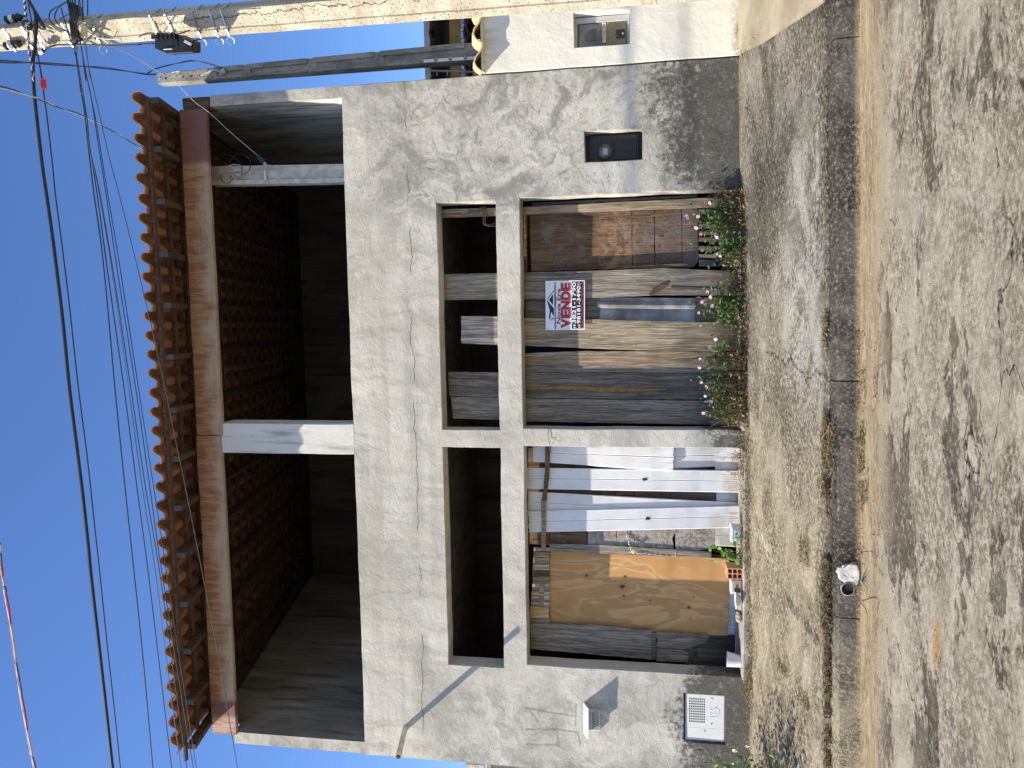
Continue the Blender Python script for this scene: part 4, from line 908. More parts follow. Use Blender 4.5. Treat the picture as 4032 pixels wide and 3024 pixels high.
mb = MB(); mb.lathe((cm.x, 7.175, cm.z), (0, -1, 0), [(.066, 0), (.072, .004), (.066, .008)], 24); mb.build('meter_rim', MT['rust'], meter)
mb = MB(); mb.box(a + .05, b - .05, 7.205, 7.22, c + .07, cm.z - .09); mb.build('terminal_cover', MT['rubber'], meter, bevel=.004)

ZC = 3.967
def cpx(x, y): return (2680 + x / ZC, 2710 + y / ZC)
cover = empty('gas_box_cover', ((GX0 + GX1) / 2, 7.12, GZ0), 'white plastic utility box cover with a grille of square holes low on the left wall', 'utility cover')
def cw(x, y, Y=7.118): return PY(*cpx(x, y), Y)
dTL, dBR = cw(92, 805), cw(676, 122)       # world lower-left is (big x, big y)
X0c, X1c = (cw(90, 805).x + cw(683, 815).x) / 2, (cw(88, 85).x + cw(672, 120).x) / 2
Z1c, Z0c = (cw(88, 85).z + cw(92, 805).z) / 2, (cw(672, 120).z + cw(683, 815).z) / 2
def cX(y): return X1c + (X0c - X1c) * (y - 100) / 705.0
def cZ(x): return Z1c + (Z0c - Z1c) * (x - 90) / 588.0
sx = [cX(y) for y in [172 + 39 * i for i in range(10)]]; szz = [cZ(x) for x in [143 + 32.4 * i for i in range(8)]]
hw, hh = abs(sx[1] - sx[0]) * .34, abs(szz[1] - szz[0]) * .34
def ghole(x, z_): return any(abs(x - a) < hw for a in sx) and any(abs(z_ - b) < hh for b in szz)
seam = cX(618)
def gridded(name, x0, x1, z0_, z1_, holes, Y, parent, mat, th=.005):
    xs_ = sorted(set([x0, x1] + ([v for a in sx for v in (a - hw, a + hw) if x0 < v < x1] if holes else []))); zs_ = sorted(set([z0_, z1_] + ([v for b in szz for v in (b - hh, b + hh) if z0_ < v < z1_] if holes else [])))
    return wallslab(name, xs_, zs_, (ghole if holes else (lambda a, b: False)), Y, Y + th, mat, .0, parent, .0)
def flatgrid(name, x0, x1, z0_, z1_, holes, Y, parent, mat, th=.006):
    xs_ = [x0] + ([v for a in sorted(sx) for v in (a - hw, a + hw)] if holes else []) + [x1]; zs_ = [z0_] + ([v for b in sorted(szz) for v in (b - hh, b + hh)] if holes else []) + [z1_]
    mb = MB()
    for i in range(len(xs_) - 1):
        for k in range(len(zs_) - 1):
            if holes and i % 2 == 1 and k % 2 == 1: continue
            mb.box(xs_[i], xs_[i + 1], Y, Y + th, zs_[k], zs_[k + 1])
    o = mb.build(name, mat, parent); bm = bmesh.new(); bm.from_mesh(o.data); bmesh.ops.remove_doubles(bm, verts=bm.verts, dist=1e-5)
    seen = {}
    for f in bm.faces: seen.setdefault(tuple(round(v, 5) for v in f.calc_center_median()), []).append(f)
    bmesh.ops.delete(bm, geom=[f for fs in seen.values() if len(fs) > 1 for f in fs], context='FACES'); bm.to_mesh(o.data); bm.free(); return o
flatgrid('grille_door', seam + .0015, X1c, Z0c, Z1c, True, 7.118, cover, MT['white_pl'])
flatgrid('side_flap', X0c, seam - .0015, Z0c, Z1c, False, 7.119, cover, MT['white_pl'])
mb = MB(); fr = .012
for (a, b, c, d) in ((X0c - fr, X1c + fr, Z1c + .001, Z1c + fr), (X0c - fr, X1c + fr, Z0c - fr, Z0c - .001), (X0c - fr, X0c - .001, Z0c, Z1c), (X1c + .001, X1c + fr, Z0c, Z1c)): mb.box(a, b, 7.124, 7.155, c, d)
mb.build('cover_frame', MT['grey_pl'], cover); mb = MB(); mb.box(GX0 - .01, GX1 + .01, 7.20, 7.21, GZ0 - .01, GZ1 + .01); mb.build('niche_back', MT['rubber'], cover)
def cdot(name, x, y, r, mat, h=.004):
    mb = MB(); mb.lathe((cX(y), 7.1175, cZ(x)), (0, -1, 0), [(r, 0), (r, h * .6), (r * .8, h), (0, h)], 14); mb.build(name, mat, cover)
cdot('key_hole', 480, 547, .0062, MT['rubber'], .0045); cdot('lock_rosette', 480, 547, .009, MT['white_pl'], .003); cdot('mould_boss', 478, 160, .0085, MT['white_pl'], .004); cdot('screw_hole', 113, 341, .003, MT['rubber'], .002)
lg = lambda pts: smoothpath([Vector((cX(y), 7.117, cZ(x))) for x, y in pts], 5)
mb = MB(); mb.tube(lg([(455, 432), (458, 300), (478, 330), (505, 330), (500, 300)]), .0016, 5); mb.tube(lg([(528, 290), (575, 300), (603, 350), (595, 410), (540, 435), (455, 432)]), .0018, 5); mb.tube(lg([(528, 290), (535, 385), (570, 380), (582, 350)]), .0016, 5); mb.tube(lg([(455, 380), (500, 378), (512, 390)]), .0014, 5); mb.build('embossed_emblem', MT['white_pl'], cover, True)
mb = MB(); mb.prism([Vector((cX(y), 7.1185, cZ(x))) for x, y in ((358, 648), (392, 648), (388, 688), (372, 680))], (0, -.002, 0)); mb.build('pull_notch', MT['grey_pl'], cover)

ZE = 3.525
def epx(x, y): return (2280 + x / ZE, 2660 + y / ZE)
aw = empty('awning_plate', PY(*epx(65, 590), 7.1), 'small white sheet awning screwed over the intercom on the left wall', 'awning')
A_ = [PY(*epx(62, 378), 7.094), PY(*epx(62, 800), 7.094), PY(*epx(124, 888), 6.975), PY(*epx(124, 460), 6.975)]
mb = MB(); mb.prism(A_, (0, 0, -.006)); mb.build('awning_sheet', MT['white_pl'], aw)
mb = MB(); mb.prism([A_[0] + Vector((0, 0, .006)), A_[1] + Vector((0, 0, .006)), A_[1] + Vector((0, .004, -.03)), A_[0] + Vector((0, .004, -.03))], (0, -.004, 0)); mb.build('mounting_flange', MT['steel'], aw)
ic = empty('intercom', PY(*epx(210, 610), 7.1), 'weathered ribbed grey intercom under the small white awning', 'intercom')
q1, q2 = PY(*epx(128, 470), 7.065), PY(*epx(300, 765), 7.065); mb = MB(); mb.box(q2.x, q1.x, 7.062, 7.1, q2.z, q1.z + .01); mb.build('intercom_body', MT['grey_pl'], ic, bevel=.004)
for i in range(9):
    xx = q2.x + (q1.x - q2.x) * (.04 + .115 * i); mb = MB(); mb.box(xx, xx + .004, 7.058, 7.0625, q2.z + .004, q2.z + (.075 if i < 2 else .018)); mb.build('rib', MT['white_pl'], ic)
mb = MB(); mb.box(q2.x + .03, q1.x - .012, 7.055, 7.0622, q2.z + .02, q2.z + .062); mb.build('speaker_panel', MT['conc'], ic, bevel=.002)
mb = MB(); mb.box(q2.x + .02, q1.x - .02, 7.056, 7.0618, q2.z + .071, q2.z + .078); mb.build('slot', MT['rubber'], ic)
# spout pipe
pb, pt = PY(*B03(1197, 1292), 7.10), PY(*B03(1143, 1520), 6.60); d_ = (pt - pb); pb2 = pb - d_ * .1
mb = MB(); R0 = .029; N_ = 18; dd = d_.normalized(); u_ = dd.cross(Vector((0, 0, 1))).normalized(); w_ = dd.cross(u_)
for (r_, p_) in ((R0, pb2), (R0, pt), (R0 - .004, pt), (R0 - .004, pt - dd * .35)):
    for k in range(N_): an = 2 * math.pi * k / N_; mb.v.append(p_ + (u_ * math.cos(an) + w_ * math.sin(an)) * r_)
for i in range(3):
    for k in range(N_): mb.f.append((i * N_ + k, i * N_ + (k + 1) % N_, (i + 1) * N_ + (k + 1) % N_, (i + 1) * N_ + k))
mb.f.append(tuple(range(3 * N_, 4 * N_))); mb.m = [0] * len(mb.f)
thing_of('drain_spout', mb, plain('aged_cream_pvc', (.66, .60, .47), .5, .35, scale=14), 'cream plastic rainwater spout jutting from the left of the parapet', 'pipe', smooth=False)
# ------------------------------------------------------------------ terrace: service post with wires
sp = empty('service_post', (1.55, 7.42, 3.06), 'pale concrete service post standing on the terrace behind the parapet', 'post')
T0, T1 = PY(838, 655, 7.42), PY(1352, 645, 7.42); b0, b1 = PY(838, 728, 7.42), PY(1352, 718, 7.42)
mb = MB(); za, zb = 3.06, 5.42
def edge(za_, zb_, p, q_): t = (za_ - p.z) / (q_.z - p.z); t2 = (zb_ - p.z) / (q_.z - p.z); return p.x + (q_.x - p.x) * t, p.x + (q_.x - p.x) * t2
rx0, rx1 = edge(zb, za, T0, T1); lx0, lx1 = edge(zb, za, b0, b1)
for (z_, l_, r_) in ((za, lx1, rx1), (zb, lx0, rx0)):
    w = r_ - l_
    for (x, y) in ((l_, 7.42), (l_ + w * .22, 7.405), (l_ + w * .30, 7.43), (l_ + w * .62, 7.43), (l_ + w * .70, 7.405), (r_, 7.42), (r_, 7.55), (l_, 7.55)): mb.v.append((x, y, z_))
mb.f = [(i, (i + 1) % 8, 8 + (i + 1) % 8, 8 + i) for i in range(8)] + [tuple(range(7, -1, -1)), tuple(range(8, 16))]; mb.m = [0] * 10; mb.build('post_shaft', MT['cpost'], sp)
E8 = lambda x, y: (780 + x / 3.848, 560 + y / 3.848)
mb = MB(); p = PY(*E8(1012, 495), 7.40); mb.box(p.x - .02 - .026, p.x + .026, 7.392, 7.4, p.z - .008, p.z + .008); mb.v = [(x, y, z_) for x, y, z_ in mb.v]
mb = MB(); mb.bar(PY(*E8(1008, 425), 7.395), PY(*E8(1020, 568), 7.395), .008, .02, (0, 0, 1)); mb.build('metal_strap', MT['white_pl'], sp)
p = PY(*E8(600, 500), 7.39); mb = MB(); mb.lathe(PY(*E8(545, 488), 7.40), Vector(PY(*E8(668, 500), 7.36)) - Vector(PY(*E8(545, 488), 7.40)), [(0, 0), (.018, .01), (.020, .05), (.013, .085), (.013, .12)], 12); mb.build('cable_elbow', MT['grey_pl'], sp, True)
for s in ([(300, 535), (330, 470), (480, 355), (600, 340), (670, 375), (690, 430), (678, 480)], [(210, 385), (350, 378), (510, 345)], [(215, 260), (330, 195), (430, 188), (560, 240), (650, 350), (668, 480)], [(475, 340), (490, 270), (560, 195), (640, 182), (740, 225), (795, 320), (770, 430), (690, 490)], [(330, 505), (370, 590), (440, 622), (500, 590), (530, 540)]):
    mb = MB(); mb.tube(smoothpath([PY(*E8(*q), 7.37) for q in s], 6), .0042, 6); mb.build('wire_loop', MT['cablew'] if s[0] == (300, 535) or s[0] == (210, 385) else MT['cable'], sp, True)
for x, y in ((305, 535), (495, 520)): mb = MB(); mb.lathe(PY(*E8(x, y), 7.418), (0, -1, 0), [(.009, 0), (.009, .003), (0, .004)], 10); mb.build('bolt_hole', MT['rust'], sp)
sb = MB(); c1_, c2_ = PY(*E8(915, 205), 7.30), PY(*E8(1000, 300), 7.32); sb.bar(c1_, c2_, .035, .05); o = sb.build('splice_clamp', MT['rubber'], sp)
sb = MB(); sb.tube(smoothpath([c2_, PY(*E8(1010, 380), 7.36), PY(*E8(1040, 400), 7.38)], 4), .01, 6); sb.tube(smoothpath([c2_, PY(*E8(1060, 360), 7.36), PY(*E8(1095, 345), 7.36)], 4), .008, 6); sb.build('clamp_hook', MT['grey_pl'], sp)

# ------------------------------------------------------------------ street pole
YP = 5.30
pole = empty('utility_pole', (2.27, YP, -.35), 'tall pitted concrete utility pole with steel straps at the kerb', 'utility pole')
ang = rad(38); nB = Vector((-math.sin(ang), -math.cos(ang), 0)); tB = Vector((math.cos(ang), -math.sin(ang), 0))
def pole_c(z_): # centre and scale by height
    t = (z_ - 1.5) / 4.4; return Vector((2.262 + .034 * t, YP, z_)), 1.16 - .20 * t
def pole_ring(z_, grow=0.0):
    c, s = pole_c(z_); w, dp = .082 * s + grow, .085 * s + grow; g = .0 if grow else .010
    pr = [(-w, -dp), (-w * .5, -dp), (-w * .40, -dp + g), (w * .55, -dp + g), (w * .64, -dp), (w, -dp), (w, -dp * .4), (w - g, -dp * .3), (w - g, dp * .4), (w, dp * .5), (w, dp), (-w, dp)]
    return [c + tB * a - nB * b for a, b in pr]
zl = [-.35 + .12 * i for i in range(66)]; mb = MB(); nr = 12
for z_ in zl:
    for p in pole_ring(z_): mb.v.append(p + Vector((mnoise.noise(p * 5), mnoise.noise(p * 5 + Vector((9, 0, 0))), 0)) * .004)
for i in range(len(zl) - 1):
    for k in range(nr): mb.f.append((i * nr + k, i * nr + (k + 1) % nr, (i + 1) * nr + (k + 1) % nr, (i + 1) * nr + k))
mb.f += [tuple(range(nr - 1, -1, -1)), tuple(range((len(zl) - 1) * nr, len(zl) * nr))]; mb.m = [0] * len(mb.f); mb.build('pole_shaft', MT['pole'], pole)
def strap(px, w=.011, tail=True, mat='steel'):
    z_ = PY(px, 60, YP - .05).z; mb = MB(); a, b = pole_ring(z_ - w / 2, .004), pole_ring(z_ + w / 2, .004); c, d = pole_ring(z_ - w / 2, .007), pole_ring(z_ + w / 2, .007)
    for L_ in (a, b, c, d): mb.v += L_
    n = nr
    for k in range(n):
        k2 = (k + 1) % n; mb.f += [(2 * n + k, 2 * n + k2, 3 * n + k2, 3 * n + k), (k, n + k, n + k2, k2), (n + k, 3 * n + k, 3 * n + k2, n + k2), (k, k2, 2 * n + k2, 2 * n + k)]
    mb.m = [0] * len(mb.f); o = mb.build('strap', MT[mat], pole)
    bb = MB(); p = pole_ring(z_, .010)[1]; bb.obox(p, tB * .014, nB * .008, (0, 0, w * .75)); bb.build('buckle', MT[mat], o, bevel=.002)
    if tail:
        e = pole_ring(z_, .01)[0]; tt = MB(); tt.tube([e + (-tB) * (.028 + .028 * math.cos(a)) + Vector((0, 0, .030 * math.sin(a))) for a in [i * .5 for i in range(12)]], .0022, 5); tt.build('strap_tail', MT['steel'], o)
    return z_
for px, tl in ((37, False), (110, False), (155, False), (268, False), (380, True), (613, False), (672, False), (778, True), (846, True), (890, True)): strap(px, tail=tl)
# rack insulators, hardware, splice boxes: things that hang on the pole
def spool(px_c, Y, lab, ax=(0, 0, -1), h=.14, r=.031, nd=4):
    c = PY(*px_c, Y); ax = Vector(ax).normalized(); t = empty('spool_insulator', c, lab, 'insulator', 'spool insulators on the pole')
    for i in range(nd):
        mb = MB(); h0 = -h / 2 + h * i / nd; s = h / nd; mb.lathe(c + ax * h0, ax, [(.018, 0), (r * .8, s * .08), (r, s * .3), (r * .9, s * .55), (.02, s * .7), (.018, s)], 14); mb.build('porcelain_disc', MT['rubber'] if i != 1 else MT['porcelain'], t, True)
    mb = MB(); mb.tube([c - ax * h * .6, c + ax * h * .72], .008, 6); mb.build('rack_bolt', MT['rust'], t)
    return t
spool(A00(108, 145), YP - .02, 'ribbed insulator on the far side of the pole near its top', (.1, 0, -1)); spool(A00(100, 354), YP - .06, 'ribbed insulator on the near side of the pole near its top', (.1, 0, -1))
spool(A00(306, 408), YP - .09, 'stubby insulator beside the pole, where the thin tagged cable ends', (.1, 0, -1), .08, .028, 2)
c = PY(*A00(210, 197), YP - .30); t = empty('anchor_cone', c, 'black ribbed anchor cone facing the street high on the pole', 'cable anchor')
ax = (PY(*A00(275, 215), YP - .10) - c); mb = MB(); mb.lathe(c, ax, [(0, .004), (.012, .004), (.03, 0), (.036, .01), (.036, .05), (.026, .09), (.03, .14), (.03, .2)], 18); mb.build('cone_body', MT['rubber'], t, True)
for k in range(6):
    a = k * math.pi / 3; mb = MB(); u = Vector((1, 0, 0)); w = Vector((0, 0, 1)); mb.bar(c - ax.normalized() * .002 + (u * math.cos(a) + w * math.sin(a)) * .006, c - ax.normalized() * .002 + (u * math.cos(a) + w * math.sin(a)) * .034, .004, .003); mb.build('spoke', MT['grey_pl'], t)
# bracket of galvanised bars at the top
br = MB()
for s in ([(232, 300), (300, 410), (330, 420)], [(268, 330), (330, 408), (380, 412)], [(350, 240), (395, 345), (345, 380)]): pass
for a, b in (((225, 270), (290, 430)), ((300, 255), (355, 425)), ((345, 245), (395, 350)), ((620, 300), (720, 420))): br.bar(PY(*A00(a[0], a[1]), YP - .14), PY(*A00(b[0] + 10, b[1] * .82 + 10), YP - .12), .022, .008, (0, 1, 0))
thing_of('galvanised_bracket', br, MT['white_pl'], 'bright galvanised bracket plates strapped near the pole top', 'bracket')
def splice(px_a, px_b, Y, w, lab, mat, cat='splice box', name='splice_box', d=None):
    mb = MB(); a, b = PY(*px_a, Y), PY(*px_b, Y); mb.bar(a, b, w, d or w * .7, (0, 1, 0)); return thing_of(name, mb, mat, lab, cat, bevel=.006)
splice(A00(600, 55), A00(620, 150), YP + .05, .08, 'dark blue-grey splice sleeve on the cables beyond the pole', plain('slate_plastic', (.07, .10, .13), .5, .35))
splice(A00(572, 22), A00(566, 95), YP, .045, 'black clamp on the cable bundle at the top of the photo', MT['rubber'], 'cable clamp', 'cable_clamp')
splice(A00(592, 245), A00(622, 325), YP - .16, .055, 'black splice sleeve slanting across the pole face', MT['rubber'])
splice(A00(664, 208), A00(664, 300), YP - .2, .045, 'small cream connector box on the pole face', plain('cream_plastic', (.62, .55, .32), .5, .35), 'connector', 'connector_box')
mb = MB(); cw_ = PY(*A00(640, 205), YP - .2); mb.tube([cw_ + Vector((.03 * math.cos(a), 0, .03 * math.sin(a))) for a in [i * math.pi / 8 for i in range(17)]], .004, 6)
for k in range(4): a = k * math.pi / 2 + .5; mb.bar(cw_, cw_ + Vector((.03 * math.cos(a), 0, .03 * math.sin(a))), .004, .004)
thing_of('pulley_wheel', mb, plain('cream_plastic_wheel', (.55, .48, .30), .5, .35), 'small spoked cream wheel between the cables on the pole', 'pulley')
# the black closure hanging on the pole
bx = empty('fibre_closure', PY(*A00(1380, 330), YP - .2), 'large black ribbed splice closure strapped low on the pole', 'splice closure')
Q = [PY(*A00(x, y), YP - .24) for x, y in ((1222, 385), (1325, 428), (1530, 415), (1530, 330), (1420, 268), (1225, 285))]
mb = MB(); ex = Vector((.05, .13, .0)); mb.prism([Q[0], Q[1], PY(*A00(1410, 372), YP - .24), PY(*A00(1395, 270), YP - .24), Q[5]], Vector((.03, .11, 0))); mb.prism([PY(*A00(1412, 372), YP - .236), PY(*A00(1325, 427), YP - .236), Q[2], Q[3], PY(*A00(1410, 272), YP - .236)], Vector((.03, .10, 0))); mb.build('closure_shell', MT['rubber'], bx, bevel=.004)
mb = MB(); a, b, c = PY(*A00(1200, 290), YP - .25), PY(*A00(1225, 310), YP - .25), PY(*A00(1385, 300), YP - .25); mb.bar(PY(*A00(1200, 292), YP - .245), PY(*A00(1395, 285), YP - .245), .03, .012, (0, 1, 0)); mb.build('lid_flange', MT['rubber'], bx)
for xx in (1250, 1285, 1320, 1355, 1385): mb = MB(); mb.bar(PY(*A00(xx, 262), YP - .25), PY(*A00(xx, 310), YP - .25), .010, .018, (0, 1, 0)); mb.build('latch', MT['rubber'], bx)
mb = MB(); mb.bar(PY(*A00(1460, 325), YP - .25), PY(*A00(1515, 355), YP - .25), .020, .006, (0, 1, 0)); mb.build('paper_label', MT['cablew'], bx)
mb = MB(); mb.bar(PY(*A00(1295, 392), YP - .25), PY(*A00(1362, 388), YP - .25), .006, .004, (0, 1, 0)); mb.build('paper_label', MT['white_pl'], bx)
for yy in (378, 388, 398, 408): mb = MB(); mb.bar(PY(*A00(1440 + (yy - 378), yy), YP - .25), PY(*A00(1520, yy - 4), YP - .25), .004, .006, (0, 1, 0)); mb.build('vent_rib', MT['rubber'], bx)

# ------------------------------------------------------------------ overhead cables
def cable(pts, Y0, Y1, r, mat, lab, name='overhead_cable', twist=False, ext=True, group='cables strung along the street', wob=0.0):
    """pts are sight points; the cable hangs in a plane running from depth Y0 to Y1 along its length"""
    n = len(pts); W = []
    for i, (x, y) in enumerate(pts):
        t = i / (n - 1) if Y0 != Y1 else 0; W.append(PY(x, y, Y0 + (Y1 - Y0) * t))
    if ext: W = [W[0] + (W[0] - W[1]).normalized() * 3.0] + W + [W[-1] + (W[-1] - W[-2]).normalized() * 3.5]
    P = smoothpath(W, 8 if not twist else 14); mb = MB()
    if twist:
        for s in range(twist):
            Q_ = []
            for i, p in enumerate(P):
                a = i * .8 + s * 2 * math.pi / twist; Q_.append(p + Vector((math.cos(a) * .2, math.sin(a), math.cos(a))) * r * .95)
            mb.tube(Q_, r * (.8 if s else .85), 5, m=s)
        mats = [MT[m] for m in mat] if isinstance(mat, tuple) else MT[mat]
        if not isinstance(mat, tuple): mb.m = [0] * len(mb.m)
    else: mb.tube(P, r, 6); mats = MT[mat]
    nn = len(mb.v); c = Vector(mb.v[nn // 2]); mb.v = [tuple(Vector(v) - c) for v in mb.v]; o = mb.build(name, mats, None, True); o.location = c
    return tag(o, lab, 'cable', group)
main = [A00(225, 0), A00(270, 80), A00(288, 180), A00(276, 370), A00(262, 470), A00(263, 600), A00(275, 780), A00(305, 1060), A00(340, 1350), A01(372, 60), A01(410, 330), A01(455, 680), A01(500, 1060), A02(550, 60), A02(600, 460), A02(655, 900), A02(700, 1320), A03(718, 60), A03(770, 520), A03(830, 1050), A03(890, 1600)]
cable(main, 5.05, 5.05, .0125, 'cable', 'thickest black cable, nearest the top of the sky')
cable([A00(302, 450), A00(315, 520), A00(328, 605), A00(343, 715), A00(375, 950), A00(415, 1300), A01(437, 20), A01(490, 430), A01(550, 920), A01(620, 1560), A02(690, 600), A02(750, 1160), A03(785, 20), A03(850, 650), A03(905, 1150), A03(952, 1609)], 5.15, 5.25, .005, 'cable', 'thin black cable carrying the red tag', ext=True)
cable([A00(196, 0), A00(203, 80), A00(212, 170), A00(222, 260), A00(232, 400), A00(252, 500), A00(268, 640)], 5.0, 5.02, .006, ('cable', 'cablew'), 'pale twisted cable joining the thickest cable at the pole', twist=2, ext=False)
strands = [
    ([A00(600, 430), A00(635, 680), A00(672, 900), A00(690, 1080), A01(740, 0), A01(800, 420), A01(850, 900), A01(912, 1590), A02(985, 800), A03(1057, 20), A03(1130, 720), A03(1210, 1609)], .0048, 'cable', 'upper strand of the cable bundle fanning out from the pole'),
    ([A00(600, 430), A00(640, 690), A00(680, 920), A00(700, 1100), A01(765, 0), A01(860, 700), A01(985, 1590), A02(1085, 850), A03(1168, 20), A03(1262, 800), A03(1358, 1609)], .0042, 'cable', 'second strand of the bundle, well clear of the roof tiles'),
    ([A00(602, 430), A00(645, 690), A00(684, 930), A00(712, 1200), A01(780, 0), A01(895, 700), A01(1024, 1609), A02(1120, 800), A03(1225, 20), A03(1330, 850), A03(1432, 1609)], .0032, 'cable_b', 'pale blue strand of the bundle passing the eave at the left'),
    ([A00(604, 430), A00(648, 690), A00(688, 930), A00(716, 1200), A01(786, 0), A01(905, 700), A01(1042, 1609), A02(1145, 800), A03(1258, 20), A03(1375, 850), A03(1478, 1609)], .0036, 'cable', 'strand crossing in front of the eave tiles at the left end'),
    ([A00(640, 345), A00(665, 520), A00(720, 760), A00(775, 1120), A01(835, 0), A01(930, 640), A01(1078, 1590), A02(1180, 800), A03(1275, 20), A03(1400, 800), A03(1530, 1609)], .0036, 'cable', 'black strand crossing the eave tiles toward the last rafter'),
    ([A00(636, 340), A00(690, 620), A00(760, 960), A00(815, 1300), A01(852, 20), A01(955, 640), A01(1100, 1590), A02(1210, 800), A02(1330, 1590)], .0032, 'cable', 'fine strand crossing the middle of the eave tiles'),
    ([A00(676, 340), A00(700, 520), A00(790, 920), A00(870, 1270), A01(935, 0), A01(1090, 620), A01(1220, 1170), A02(1300, 20), A02(1385, 440), A02(1480, 900), A02(1620, 1609), A03(1735, 760), A03(1880, 1609)], .0034, 'cable_g', 'thin grey cable crossing in front of the beam at the left'),
]
for p, r, m_, lab in strands: cable(p, 5.20, 5.45, r, m_, lab)
for i, (xa, ya, xb, yb) in enumerate(((545, 0, 560, 190), (558, 0, 578, 200), (575, 0, 588, 190), (598, 0, 590, 200), (625, 0, 612, 190), (655, 0, 657, 240), (695, 0, 694, 185))):
    a, b = PY(*A00(xa, ya), 5.3), PY(*A00(xb, yb), 5.2 if i < 6 else 5.42); mb = MB(); mb.tube([a + (a - b) * 14, a, b], .004, 6)
    thing_of('overhead_cable', mb, MT['cable'], ['first', 'second', 'third', 'fourth', 'fifth', 'sixth', 'seventh'][i] + ' black cable from the left leaving the pole at the photo edge', 'cable', 'cables strung along the street')
for i, (s, lab) in enumerate((([(545, 5), (480, 40), (410, 80), (390, 120), (395, 160), (430, 200), (500, 235), (545, 265)], 'long loose loop of thin cable beside the pole top'), ([(540, 10), (470, 55), (440, 100), (436, 150), (470, 200), (540, 255)], 'inner loop of thin cable beside the pole top'),
                            ([(548, 110), (510, 130), (480, 150), (474, 160), (500, 165)], 'small hooked end of cable at the pole'), ([(487, 60), (490, 90), (505, 140), (535, 240), (560, 330)], 'straight drop wire crossing the pole face'), ([(345, 150), (360, 155), (378, 168)], 'stub of black cable behind the pole'),
                            ([(350, 400), (375, 380), (430, 360), (500, 354), (700, 356), (900, 362), (1100, 352), (1218, 343)], 'cable running down beside the pole to the black closure'), ([(690, 250), (760, 290), (830, 308), (960, 312)], 'pale wire against the pole face'), ([(1530, 322), (1600, 308), (1700, 303), (1790, 300)], 'short cable tail below the black closure'),
                            ([(1100, 290), (1170, 262), (1250, 266), (1400, 270), (1500, 240)], 'wire behind the black closure'))):
    mb = MB(); mb.tube(smoothpath([PY(*A00(x, y), YP - (.22 if i not in (4,) else -.05)) for x, y in s], 6), .0042 if i != 5 else .006, 6); thing_of('loose_wire', mb, MT['cablew' if i == 6 else 'cable'], lab, 'wire', smooth=True)
mb = MB()
for k in range(7):
    mb.tube(smoothpath([PY(*A00(548 + k * 9, 160 + k * 4), YP - .18), PY(*A00(560 + k * 9, 240), YP - .24), PY(*A00(575 + k * 6, 330), YP - .23), PY(*A00(594 + k * 2, 430), YP - .12)], 5), .004, 5)
thing_of('cable_bundle', mb, MT['cable'], 'tight bundle of black cables gathered across the pole face', 'cable bundle', smooth=True)
# red tag
p = [PY(*A00(x, y), 5.13) for x, y in ((316, 620), (358, 620), (368, 706), (322, 706))]; tg = empty('cable_tag', p[0], 'small red plastic tag hanging on the thin cable', 'cable tag')
mb = MB(); mb.prism(p, (.0, .006, 0)); mb.build('tag_plate', MT['red_pl'], tg)
def tmap(u, v, d): a = p[3].lerp(p[0], u).lerp(p[2].lerp(p[1], u), 1 - v); return Vector((a.x, a.y - d, a.z))
text_on('tag_lettering', 'REDE', tmap, (.15, .85, .15, .42), .001, MT['navy'], tg, .03); text_on('tag_lettering', 'FIBRA', tmap, (.15, .85, .55, .82), .001, MT['navy'], tg, .03)
def drop(pts, Ys, r, mat, lab, tw=0):
    W = [PY(x, y, Yy_) for (x, y), Yy_ in zip(pts, Ys)]; P = smoothpath(W, 12); mb = MB()
    if tw:
        for s in range(tw):
            mb.tube([q_ + Vector((math.cos(i * .20 + s * 6.28 / tw), math.sin(i * .20 + s * 6.28 / tw) * .3, math.sin(i * .20 + s * 6.28 / tw))) * r for i, q_ in enumerate(P)], r * .85, 5, m=s)
    else: mb.tube(P, r, 6)
    mats = [MT[m] for m in mat] if isinstance(mat, tuple) else MT[mat]
    if not isinstance(mat, tuple): mb.m = [0] * len(mb.m)
    nn = len(mb.v); c = Vector(mb.v[nn // 2]); mb.v = [tuple(Vector(v) - c) for v in mb.v]; o = mb.build('drop_cable', mats, None, True); o.location = c; return tag(o, lab, 'cable', 'service drops to the house')
drop([A00(-300, 640), A00(0, 687), A00(270, 770), A00(480, 855), A00(640, 912), A00(880, 1030), A00(1145, 1190)], [3.2, 3.6, 4.2, 4.8, 5.2, 5.9, 6.6], .0042, ('cablew', 'cable'), 'black and white twisted drop cable reaching the eave', 2)
drop([A00(-300, 445), A00(0, 485), A00(260, 497), A00(600, 520), A00(880, 545), A00(1170, 588), A00(1245, 585)], [3.2, 3.8, 4.6, 5.6, 6.4, 7.2, 7.45], .0055, ('cable', 'cable'), 'thick twisted black drop cable ending at the short dark post', 2)
drop([A00(1165, 585), A00(1230, 545), A00(1400, 502), A00(1535, 481), A00(1680, 512), A00(1760, 545), A00(1765, 580)], [7.2, 7.25, 7.3, 7.35, 7.38, 7.4, 7.44], .0045, ('cable', 'cable'), 'looped cable tail above the short dark post', 2)
drop([A00(820, 338), A00(960, 400), A00(1100, 468), A00(1240, 560), A00(1370, 625), A00(1430, 690), A00(1540, 805), A00(1650, 885), A00(1830, 1052), A00(2040, 1230)], [5.2, 5.5, 5.8, 6.1, 6.3, 6.45, 6.65, 6.8, 7.05, 7.28], .003, 'cablew', 'thin pale drop wire from the pole down to the terrace post')
drop([A02(0, 1290), A02(3, 1400), A02(14, 1500), A02(27, 1609), A03(40, 200), A03(80, 450), A03(130, 800), A03(180, 1100), A03(230, 1400), A03(275, 1609), A03(330, 1900)], [3.0] * 11, .0058, ('cable_r', 'cable_b', 'cablew'), 'red, blue and white twisted cable crossing the top left sky', 3)

